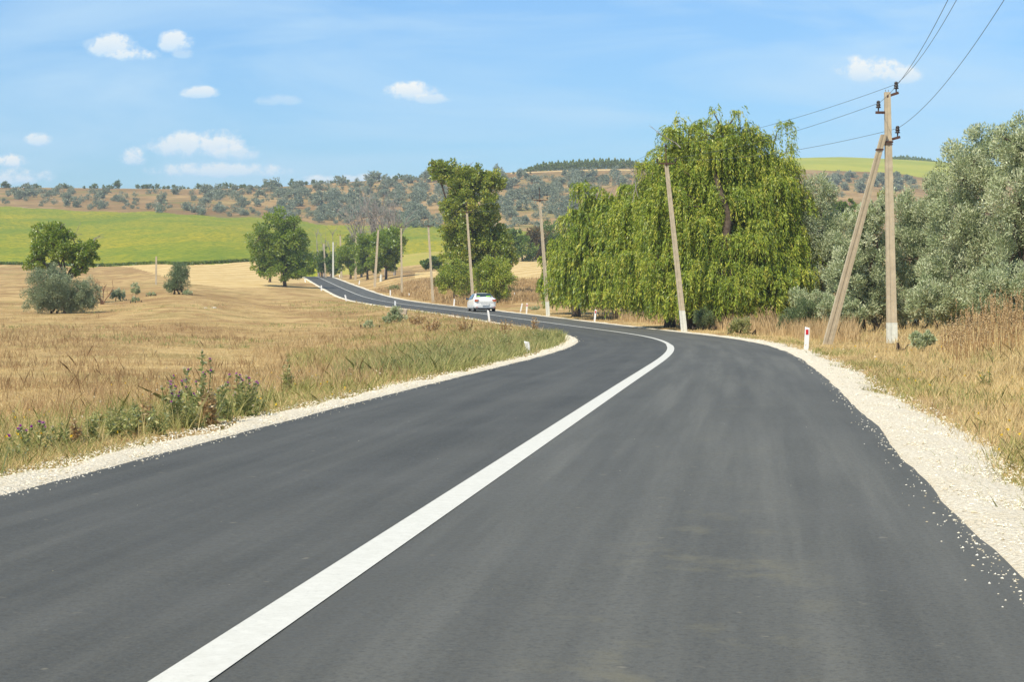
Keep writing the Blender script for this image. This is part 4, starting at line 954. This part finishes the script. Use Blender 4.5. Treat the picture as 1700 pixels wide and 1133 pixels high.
PL = [('thistle_plant', 'tallest purple flowered thistle clump beside the left road edge', 'thistle', 338, 703, 132, 90, 'thistle', 1.1),
      ('thistle_plant', 'dense dark thistle clump at the right end of the purple thistles', 'thistle', 398, 690, 82, 62, 'thistle', 1.2),
      ('thistle_plant', 'slender purple thistle at the left side of the tallest thistle', 'thistle', 283, 712, 108, 45, 'thistle', .9),
      ('thistle_plant', 'short thistle with few purple heads at the left picture edge', 'thistle', 62, 752, 66, 90, 'thistle', .8),
      ('dried_plant', 'rust brown dried plant in the middle of the purple thistles', 'weed', 347, 708, 82, 26, 'dry', 1.2),
      ('dried_plant', 'orange brown dried plant leaning over the green weeds left of the thistles', 'weed', 243, 716, 84, 34, 'dry', .8),
      ('dried_plant', 'small dark dried plant between the leftmost thistle and the green weeds', 'weed', 128, 742, 62, 28, 'dry', .8),
      ('weed_plant', 'broad light green weed clump left of the thistles at the gravel edge', 'weed', 196, 728, 62, 86, 'green', 1.3),
      ('weed_plant', 'green weed clump directly below the slender thistle', 'weed', 262, 722, 60, 52, 'green', 1.0),
      ('weed_plant', 'green weeds filling the foot of the tallest thistle', 'weed', 318, 712, 56, 60, 'green', 1.),
      ('weed_plant', 'green weeds under the right hand thistle clump', 'weed', 372, 698, 58, 60, 'green', 1.),
      ('weed_plant', 'low green weed clump in the bottom left corner of the meadow', 'weed', 20, 765, 34, 80, 'green', 1.),
      ('weed_plant', 'lone tall thin weed standing between the thistles and the bend', 'weed', 478, 652, 68, 16, 'green', .9),
      ('weed_plant', 'small bright green tuft alone in the meadow above the lone tall weed', 'weed', 572, 590, 15, 38, 'green', 1.2),
      ('weed_plant', 'tiny green tuft left of the small bright green tuft', 'weed', 478, 594, 9, 18, 'green', 1.),
      ('weed_plant', 'yellow green weed clump at the left end of the inner bend growth', 'weed', 650, 622, 38, 50, 'green', 1.1),
      ('weed_plant', 'green weed clump next to the left end of the inner bend growth', 'weed', 694, 614, 40, 46, 'green', 1.1),
      ('weed_plant', 'tall green weed clump with reddish stalks in the inner bend', 'weed', 735, 606, 46, 44, 'green', 1.1),
      ('weed_plant', 'green weed clump left of the leaning white post in the inner bend', 'weed', 785, 598, 40, 52, 'green', 1.1),
      ('weed_plant', 'green weed clump just behind the leaning white post', 'weed', 838, 582, 34, 48, 'green', 1.1),
      ('weed_plant', 'green weed clump on the tip of the grassy point at the bend', 'weed', 893, 573, 30, 50, 'green', 1.2),
      ('weed_plant', 'last small weed clump before the gravel tip at the bend', 'weed', 926, 566, 22, 26, 'green', 1.1),
      ('dried_plant', 'reddish brown dried weeds left of the middle inner post', 'weed', 716, 552, 38, 44, 'dry', 1.),
      ('dried_plant', 'reddish dried weeds just right of the concrete block', 'weed', 694, 540, 26, 34, 'dry', 1.),
      ('dried_plant', 'brown dried weeds in front of the car on the inner bank', 'weed', 775, 556, 34, 40, 'dry', 1.),
      ('dried_plant', 'tall dried weeds right of the middle inner post', 'weed', 838, 560, 40, 26, 'dry', .9),
      ('dried_plant', 'tall thin dried weeds standing near the tip of the bend', 'weed', 886, 556, 36, 26, 'dry', .9),
      ('dried_plant', 'small rust coloured dock beside the gravel right of the lone weed', 'weed', 568, 640, 28, 12, 'dry', .8),
      ('dried_plant', 'second small rust coloured dock close to the inner bend growth', 'weed', 584, 632, 32, 10, 'dry', .8),
      ('weed_plant', 'grey green herb tuft in the verge behind the two close posts', 'weed', 888, 515, 9, 24, 'silver', 1.),
      ('weed_plant', 'blue green herb mound on the bank in front of the sixth pole', 'weed', 655, 483, 12, 34, 'green', 1.2),
      ('weed_plant', 'green herb sprig in the right verge near the picture edge', 'weed', 1640, 640, 36, 40, 'green', .7)]
PL += [('weed_plant', 'sprawling weed with small pale leaves, %s' % t, 'weed', px, py, h, w_, 'green', 1.0) for t, px, py, h, w_ in (
    ('between the leftmost thistle and the small dark dried plant', 98, 744, 48, 46), ('right of the small dark dried plant', 156, 736, 56, 50), ('left of the orange brown dried plant', 222, 722, 72, 52), ('behind the broad light green clump', 180, 712, 54, 60),
    ('right beside the slender thistle', 300, 708, 74, 50), ('at the right end of all the thistles', 425, 684, 44, 34), ('low at the gravel below the right thistle', 410, 692, 22, 46))]
for i, (nm, lab, cat, px, py, h, w_, kd, dn) in enumerate(PL):
    plant(nm, lab, cat, hit(px, py), h, w_, r_(800 + i), kd, group='weeds of the inner bend' if 'bend growth' in lab or 'inner b' in lab else None, dens=dn)
DK = [(1575, 598, 55), (1588, 606, 90), (1602, 596, 75), (1618, 600, 95), (1632, 590, 85), (1648, 594, 105), (1662, 585, 90), (1678, 590, 100), (1694, 584, 95), (1712, 590, 105), (1568, 585, 40), (1610, 580, 70), (1640, 575, 80), (1670, 572, 75)]
DK = [(a, b, c * 1.2) for a, b, c in DK] + [(a + 9, b - 3, c * 1.05) for a, b, c in DK]
for i, (px, py, h) in enumerate(DK):
    plant('dock_plant', 'dried brown dock stalk among the dock stand below the large oleasters', 'weed', hit(px, py), h, 34, r_(900 + i), 'dock', group='dried dock stalks in the right verge', dens=.8)
plant('dried_plant', 'dark dried stalk behind the tallest willow side beside the green shrub', 'weed', hit(1281, 556), 36, 12, r_(930), 'dock', dens=.7)

# ------------------------------------------------------------------ concrete poles
conc = simple('weathered_concrete', (.50, .42, .30), .9, .14, 5, bump=.3, spec=.1)
concw = simple('whitewash', (.66, .66, .58), .9, .12, 9, bump=.2, spec=.1)
rust = simple('rusty_iron', (.11, .055, .04), .8, .3, 10, metal=.3)
black = simple('brown_porcelain', (.035, .025, .022), .25, .2, 10)
wirem = simple('wire', (.10, .12, .13), .5, .1, metal=.6)
def insulator(parent, p, s=1.0):
    m = MB(); m.lathe([(.02 * s, 0), (.02 * s, .05 * s), (.075 * s, .06 * s), (.06 * s, .10 * s), (.035 * s, .115 * s), (.07 * s, .13 * s), (.055 * s, .17 * s), (.035 * s, .185 * s), (.06 * s, .20 * s), (.045 * s, .25 * s), (.02 * s, .265 * s)], tuple(p), 10)
    return m.build('insulator', black, parent, smooth=True)
def slab_pole(mb, a, b, w0, d0, w1, d1, z0=0, z1=1):
    """tapered rectangular concrete post with a shallow groove on its faces"""
    a = Vector(a); b = Vector(b); v0 = len(mb.v)
    for t in (z0, z1):
        p = a + (b - a) * t; w = w0 + (w1 - w0) * t; d = d0 + (d1 - d0) * t
        for (x, y) in ((-1, -1), (-.35, -1), (-.3, -.86), (.3, -.86), (.35, -1), (1, -1), (1, 1), (-1, 1)): mb.v.append((p.x + x * w, p.y + y * d, p.z))
    n = 8
    for k_ in range(n): mb.f.append((v0 + k_, v0 + (k_ + 1) % n, v0 + n + (k_ + 1) % n, v0 + n + k_))
    mb.f.append(tuple(v0 + k_ for k_ in range(n))[::-1]); mb.f.append(tuple(v0 + n + k_ for k_ in range(n)))
CONN = {0: [], 1: [], 2: []}
def conc_pole(label, bx, by, tx, ty, wash=0, rod=True, armw=.55, D=None, pale=False, group='concrete power line poles', wall=(.17, .11), wires=True, rz=0):
    base = hit(bx, by) if D is None else atD(bx, D); D = base.y
    root = thing('utility_pole', label, 'utility pole', base, rz, group=group)
    k = D / F; H = (by - ty) * k; top = Vector(((tx - bx) * k, 0, H)); z = Vector((0, 0, -.3 - .0))
    mb = MB(); f0 = (1.25 / H) if wash else 0
    slab_pole(mb, (0, 0, 0), top, wall[0], wall[0] * .8, wall[1], wall[1] * .8, f0, 1)
    body = mb.build('shaft', concw if pale else conc, root)
    if wash:
        m2 = MB(); slab_pole(m2, (0, 0, 0), top, wall[0] + .004, wall[0] * .8 + .004, wall[1], wall[1] * .8, -.05, f0 - .0005); m2.build('whitewashed_foot', concw, root)
    else:
        m2 = MB(); slab_pole(m2, (0, 0, 0), top, wall[0], wall[0] * .8, wall[1], wall[1] * .8, -.05, -.0005); m2.build('buried_foot', conc, root)
    att = []
    if rod:
        rt = top + Vector((-.03, 0, .85)); m = MB(); m.box(top + Vector((0, -.10, .0)), (.03, .03, .16)); m.tube([top + Vector((0, -.10, -.1)), rt], .028, 6); m.build('top_rod', rust, root)
        m = MB(); zc = top.z - .02
        m.box((top.x, top.y - .12, zc), (armw, .035, .035)); m.build('crossarm', rust, root)
        for sx_ in (-1, 1):
            p = Vector((top.x + sx_ * (armw + .10), top.y - .12, zc)); m = MB(); m.tube([Vector((top.x + sx_ * armw * .96, top.y - .12, zc)), p, p + Vector((0, 0, .06))], .018, 6); m.build('hook', rust, root)
            insulator(root, p + Vector((0, 0, .03)), 1.0); att.append(base + p + Vector((0, 0, .22)))
        insulator(root, rt, 1.0); att.insert(1, base + rt + Vector((0, 0, .2)))
    return root, base, top, att

# pole outside the frame that carries the near ends of the wires
def bracket(root, c, dx, dy, dz=.0):
    m = MB(); e = Vector((c.x + dx, c.y + dy, c.z + dz)); m.box(((c.x * 2 + dx) / 2, (c.y * 2 + dy) / 2 - .02, (c.z + e.z) / 2), (abs(dx) / 2 + .1, .03, .045), Matrix.Rotation(-math.atan2(dz, dx) if dx > 0 else -math.atan2(dz, dx) + math.pi, 3, 'Y'))
    m.tube([e + Vector((0, 0, -.05)), e + Vector((0, 0, .10))], .022, 6); o = m.build('bracket', rust, root)
    insulator(o, e + Vector((0, 0, .09)), 1.25); return e + Vector((0, 0, .33))
def braced_pole():
    base = hit(1481, 570); D = base.y; k = D / F; H = (570 - 153) * k
    root = thing('utility_pole', 'near concrete power pole propped by a slanting concrete brace, with three iron brackets', 'utility pole', base)
    top = Vector((-8 * k, 0, H)); mb = MB(); f0 = 34 * k / H
    slab_pole(mb, (0, 0, 0), top, .17, .14, .10, .09, f0, 1); mb.build('shaft', conc, root)
    m2 = MB(); slab_pole(m2, (0, 0, 0), top, .175, .145, .13, .11, -.05, f0 - .0005); m2.v = [(x, y, z) for x, y, z in m2.v]; m2.build('whitewashed_foot', concw, root)
    m = MB()
    for dx in (-.05, .03): m.tube([top + Vector((dx, 0, -.05)), top + Vector((dx * 1.3, 0, .09))], .008, 5)
    m.build('rebar_end', rust, root)
    b2_ = atD(1370, D + 1.3) - base; bt = Vector(((1466 - 1481) * k, -.12, (570 - 224) * k)); m = MB()
    slab_pole(m, b2_ + Vector((0, 0, -.3)), bt, .17, .13, .10, .09); br = m.build('brace', conc, root)
    q = b2_ + (bt - b2_) * .93; m = MB(); m.box(q, (.125, .115, .03)); m.build('strap', rust, br)
    A = []
    def at(row): t = (570 - row) / (570 - 153); return top * t
    c = at(160); A.append(bracket(root, c, .30, -.06, .10))
    c = at(187); A.insert(0, bracket(root, c, -.34, -.06, 0))
    c = at(233); A.append(bracket(root, c, .32, -.06, .09))
    m = MB(); m.box(at(236), (.15, .13, .035)); m.box(at(240), (.14, .12, .015)); m.build('clamp', rust, root)
    return [base + a for a in A]
A1 = braced_pole()   # left, top, right
root0, base0, top0, att0 = conc_pole('concrete power pole outside the right edge of the photograph beside the gravel', 1790, 655, 1770, -255, wash=1, D=30)
P = []
for (lab, bx, by, tx, ty, wash, rod, aw, pale) in [
    ('tall concrete pole leaning left in front of the tallest willow', 1136, 547, 1106, 266, 1, True, .42, False),
    ('leaning concrete pole at the left edge of the lowest big willow', 910, 521, 896, 328, 1, True, .55, False),
    ('leaning concrete pole whose foot is hidden by the white car', 786, 509, 775, 352, 1, True, .55, False),
    ('concrete pole just left of the tall poplar, above the herb mound on the right', 719, 502, 711, 375, 0, True, .55, False),
    ('upright concrete pole in front of the right end of the dark green row', 667, 487.5, 666, 377, 0, True, .6, False),
    ('concrete pole leaning right in front of the dark green row', 622, 477, 628, 382, 0, False, .6, False),
    ('concrete pole in the middle of the dark green row with a pale lower half', 590, 466, 591.6, 389, 0, False, .6, False),
    ('concrete pole with a small crossarm at the left end of the dark green row', 567, 460, 564.8, 388, 0, True, .6, False),
    ('short white painted pole near the crest of the road', 553, 457.5, 553, 398, 0, False, .6, True),
    ('farthest stocky concrete pole at the crest of the road', 541, 458.5, 537.5, 402, 0, False, .6, False)]:
    D = None
    if bx == 1136: D = 106
    if bx == 910: D = 161
    if by < 462: D = {460: 452, 457.5: 470, 458.5: 478}[by]
    o, b, t, a = conc_pole(lab, bx, by, tx, ty, wash, rod, aw, pale=pale, D=D, wall=(.17, .11) if by > 480 else (.24, .17))
    P.append((b, t, a))
conc_pole('thin weathered pole alone at the lower edge of the green crop', 259, 473, 259.5, 426, rod=False, group=None, wall=(.15, .12)); 
m = MB(); pf = hit(259, 473)
def wire(label, pts, rad, sag):
    m = MB()
    for a, b, sg in zip(pts[:-1], pts[1:], sag):
        q = [a + (b - a) * (i / 24) - Vector((0, 0, sg * 4 * (i / 24) * (1 - i / 24))) for i in range(25)]
        m.tube(q, rad, 5)
    tag(m.build('overhead_wire', wirem), label, 'wire', 'overhead power wires')
chain = [p for p in P[:5]]
for w_, lab in enumerate(('left overhead wire strung between the poles', 'top overhead wire strung between the pole tips', 'right overhead wire strung between the poles')):
    pts = [att0[w_], A1[w_]] + [p[2][w_] for p in chain]
    wire(lab, pts, .008, [.75, .35, .6, .6, .6, .6][:len(pts) - 1])

# ------------------------------------------------------------------ marker posts
postm = simple('white_post_paint', (.80, .80, .80), .5, .06, 6); redm = simple('red_reflector', (.55, .02, .03), .35, .1); 
def marker(label, px, py, hpx, lean=0.0, red=False, D=None, w=.07, group='white roadside marker posts'):
    base = hit(px, py) if D is None else atD(px, D); k = base.y / F; H = hpx * k
    root = thing('marker_post', label, 'marker post', base, group=group); m = MB(); ln = lean * k
    prof = [(-.2, 1), (0, 1), (H * .93, 1), (H, .55)]
    v0 = 0
    for i, (z, f) in enumerate(prof):
        x = ln * max(z, 0) / H; ww = w if f == 1 else w
        for (a, b) in ((-1, -.55), (1, -.55), (.7, .55), (-.7, .55)): m.v.append((x + a * ww, b * ww * (1 if i < 3 else f), z - (0 if i < 3 else (a + 1) * .02)))
    for i in range(3):
        for q in range(4): m.f.append((i * 4 + q, i * 4 + (q + 1) % 4, i * 4 + 4 + (q + 1) % 4, i * 4 + 4 + q))
    m.f.append((3, 2, 1, 0)); m.f.append((12, 13, 14, 15)); m.build('post', postm, root)
    if red: m = MB(); m.box((ln * .78, -w * .55 - .004, H * .78), (w * .55, .006, H * .105)); m.build('reflector', redm, root, bevel=.003)
MP = [('nearest white marker post with a red reflector, left of the slanting brace foot', 1338, 583, 40, 2, True, .075), ('white marker post with a red reflector in front of the lowest big willow', 987, 534, 20, 2, True, .07),
      ('white marker post with red reflector, right one of the close pair by the third pole', 874, 521, 17, 1, True, .07), ('plain tilted white post, left one of the close pair near the third pole', 864, 518, 14, 3, False, .06),
      ('white post left of the car beside the small round willow', 753.5, 509, 12, 1, False, .08), ('thin white stake in the grass between the small willow and the third pole', 855, 494, 8, -1, False, .07),
      ('white post on the right verge below the upright sixth pole', 648, 491, 9, 0, False, .09), ('small white post in the grass between the fifth and sixth poles', 679, 492, 5, 0, False, .09),
      ('white post on the right verge below the pole that leans right', 596, 473, 7, 1, False, .10), ('small white post at the foot of the pole at the left end of the row', 563.5, 461, 5, 0, False, .11),
      ('leaning white post in the weeds at the tip of the inner bend', 877, 586, 19, -3, False, .075), ('leaning white post in front of the white car on the inner verge', 813, 536, 21, -3, False, .07),
      ('white post above the concrete block on the inner verge', 656, 509, 9, 0, False, .09), ('white post leaning left on the inner verge between the crest and the concrete block', 575, 500, 10, -2, False, .10),
      ('white post on the left verge below the crest', 533.5, 483, 9, 0, False, .11), ('leftmost white post near the crest, beside the broad tree', 507, 469, 6, -1, False, .12)]
for lab, px, py, h, ln, red, w_ in MP: marker(lab, px, py, h, ln, red, w=w_)
# concrete block, whitewashed stump, stones
p = hit(667, 524); m = MB(); kk_ = p.y / F; m.box((0, 0, 6 * kk_), (8.5 * kk_, .5, 5 * kk_), Matrix.Rotation(.12, 3, 'Y')); o = m.build('concrete_block', simple('old_concrete', (.45, .38, .29), .9, .2, 4, bump=.5), bevel=.06); o.location = p; tag(o, 'weathered concrete block on the inner bank beside the grey green shrub', 'concrete block')
p = atD(632.5, 375); m = MB(); kk_ = p.y / F; m.tube([(0, 0, -.2), (0, 0, 6 * kk_), (.05, 0, 12 * kk_)], [.3, .25, .22], 8); o = m.build('painted_stump', concw); o.location = p; tag(o, 'whitewashed stump under the largest dark green row tree', 'stump')
r = r_(990)
for i, (px, py, s) in enumerate([(355, 512, .26), (341, 512, .16)]):
    p = hit(px, py); m = MB(); m.lathe([(s * .6, -.1), (s, .03), (s * .85, s * .3), (s * .3, s * .42)], (0, 0, 0), 9); m.v = [(x * (1 + r.normal(0, .12)), y * (1 + r.normal(0, .12)), z) for x, y, z in m.v]
    o = m.build('field_stone', simple('pale_stone', (.72, .66, .56), .9)); o.location = p; tag(o, ['larger white stone lying in the dry meadow', 'smaller white stone lying in the dry meadow'][i], 'stone')

# ------------------------------------------------------------------ white car
def car():
    base = hit(806, 519.5); D = base.y; sc = 33.0 * D / F / 1.50
    hd = float(np.interp(base.y, ry_, th_))
    root = thing('sedan_car', 'white sedan driving away on the right lane, seen from behind', 'car', base, -hd - math.radians(1.0))
    root.scale = (sc, sc, sc); print('car D', D, 'scale', sc)
    paint, g = new_mat('white_car_paint'); pb_ = princ(g, (.93, .93, .91), .4, spec=.4); pb_.inputs['Coat Weight'].default_value = .6
    glass, g = new_mat('car_glass'); princ(g, (.03, .045, .045), .06, spec=.8)
    lamp, g = new_mat('tail_lamp'); princ(g, (.42, .02, .02), .2, spec=.6)
    amber, g = new_mat('indicator_lens'); princ(g, (.75, .30, .06), .2, spec=.6)
    plast = simple('black_plastic', (.02, .02, .022), .6, .1); tyre = simple('tyre_rubber', (.018, .018, .018), .85, .1); rim = simple('wheel_rim', (.5, .5, .52), .35, .05, metal=.6)
    # stations: y, sill z, lower half width, belt half width, belt z, top half width, top z
    st = [(0.02, .34, .70, .74, 1.00, .66, 1.04), (.12, .27, .80, .82, 1.06, .70, 1.12), (.50, .24, .85, .865, 1.07, .72, 1.14), (.72, .22, .86, .87, 1.05, .70, 1.16), (1.25, .20, .865, .87, 1.02, .60, 1.43), (1.65, .20, .87, .87, 1.00, .585, 1.495),
          (2.15, .20, .87, .87, .98, .58, 1.50), (2.65, .20, .865, .865, .96, .57, 1.45), (3.25, .20, .86, .86, .94, .64, 1.05), (3.5, .20, .86, .855, .90, .66, .96), (4.05, .22, .84, .82, .82, .62, .86), (4.30, .30, .72, .70, .70, .55, .74), (4.36, .36, .6, .6, .62, .45, .64)]
    m = MB(); n = 14
    for y, zs, lw, bw, bz, tw, tz in st:
        half = [(lw * .85, zs), (lw, zs + .12), (bw * 1.0, (zs + bz) * .5), (bw, bz - .05), (bw * .965, bz), (tw, tz - .035), (tw * .55, tz)]
        for x, z in half: m.v.append((x, y, z))
        for x, z in half[::-1]: m.v.append((-x, y, z))
    for i in range(len(st) - 1):
        for q in range(n): m.f.append((i * n + q, i * n + (q + 1) % n, (i + 1) * n + (q + 1) % n, (i + 1) * n + q))
    m.f.append(tuple(range(n))[::-1]); m.f.append(tuple((len(st) - 1) * n + q for q in range(n)))
    body = m.build('body', paint, root, smooth=True, subsurf=2)
    # glass: rear window following the slope, with a curved lower edge
    def pane(name, pts, th=.012):
        mm = MB(); P0 = [Vector(p) for p in pts]; nn = (P0[1] - P0[0]).cross(P0[2] - P0[0]).normalized(); c = sum(P0, Vector()) / len(P0)
        mm.v = [tuple(p) for p in P0] + [tuple(p + nn * th) for p in P0]; q = len(P0)
        mm.f = [tuple(range(q))[::-1], tuple(range(q, 2 * q))] + [(i, (i + 1) % q, q + (i + 1) % q, q + i) for i in range(q)]
        return mm.build(name, glass, root)
    rw = pane('rear_window', [(-.60, .74, 1.165), (.60, .74, 1.165), (.52, 1.24, 1.445), (-.52, 1.24, 1.445)], .018)
    for sx_, tint_ in ((-1, 1), (1, -1)):
        a = [(sx_ * .872, 1.0, 1.07), (sx_ * .872, 3.0, 1.0), (sx_ * .63, 2.55, 1.40), (sx_ * .63, 1.45, 1.42)]
        if sx_ < 0: a = a[::-1]
        pane('side_window', a[::-1], .012)
    # green sun shades seen through the rear window
    gm, g = new_mat('green_headrest_cover'); princ(g, (.35, .85, .05), .6)
    for x, w_ in ((-.42, .12), (.34, .17)):
        mm = MB(); mm.box((x, .84, 1.225), (w_, .02, .045), Matrix.Rotation(-R(58), 3, 'X')); mm.build('headrest', gm, root, bevel=.015)
    for sx_ in (-1, 1):
        mm = MB(); x0 = sx_ * .80; mm.v = [(sx_ * .50, -.012, .98), (sx_ * .80, .005, 1.00), (sx_ * .83, .01, .85), (sx_ * .60, -.012, .84)]; mm.v += [(x, y + .14, z) for x, y, z in mm.v]; mm.f = [(0, 1, 2, 3), (7, 6, 5, 4), (0, 4, 5, 1), (1, 5, 6, 2), (2, 6, 7, 3), (3, 7, 4, 0)]
        tl = mm.build('tail_light', lamp, root, bevel=.012)
        mm = MB(); mm.box((sx_ * .68, -.018, .875), (.085, .01, .025)); mm.build('indicator', amber, tl)
        mm = MB(); mm.box((sx_ * .66, -.012, .40), (.09, .012, .022)); mm.build('bumper_reflector', lamp, root, bevel=.006)
        mm = MB(); mm.box((sx_ * .97, 2.92, 1.03), (.10, .05, .065)); mm.tube([(sx_ * .85, 2.92, .97), (sx_ * .93, 2.92, 1.0)], .02, 5); mm.build('mirror', plast if sx_ > 0 else simple('blue_mirror_cap', (.02, .05, .09), .3), root, bevel=.02)
    mm = MB(); mm.box((0, .03, .30), (.58, .06, .05)); mm.build('lower_bumper', plast, root, bevel=.02)
    mm = MB(); mm.box((0, -.015, .60), (.26, .008, .055)); mm.build('licence_plate', simple('plate_white', (.75, .76, .78), .5), root, bevel=.005)
    mm = MB(); mm.box((0, -.004, .675), (.34, .01, .012)); mm.build('boot_handle', simple('chrome_strip', (.45, .45, .46), .25, metal=.7), root, bevel=.004)
    mm = MB(); mm.box((0, .0, .80), (.66, .006, .004)); mm.build('boot_gap', plast, root)
    mm = MB(); mm.tube([(0.02, 1.35, 1.49), (.02, 1.22, 1.60)], .008, 5); mm.build('antenna', plast, root)
    for x in (-.74, .74):
        for y in (.78, 3.42):
            mm = MB(); pr = [(.20, -.10), (.30, -.10), (.325, -.075), (.325, .075), (.30, .10), (.20, .10)]; mm.lathe(pr, (0, 0, 0), 20); mm.v = [(z + x, a + y, b + .325) for a, b, z in mm.v]
            w = mm.build('wheel', tyre, root, smooth=False); mm = MB(); mm.lathe([(.19, -.09), (.21, -.085), (.21, .085), (.19, .09)], (0, 0, 0), 16); mm.v = [(z + x + math.copysign(.012, x), a + y, b + .325) for a, b, z in mm.v]; mm.build('rim', rim, w)
car()

# ------------------------------------------------------------------ air
def haze(dens):
    m = MB(); m.box((0, 1150, 65), (1500, 1320, 72.0)); mt, g = new_mat('haze_air')
    v = g.add('ShaderNodeVolumePrincipled', inp={'Color': (.72, .84, 1, 1), 'Density': dens, 'Anisotropy': .0}); g.l.new(v.outputs[0], g.out.inputs['Volume'])
    o = m.build('haze', mt); tag(o, 'thin summer haze over the fields', 'haze', kind='stuff')
HAZE = 0.00019
if HAZE: haze(HAZE)
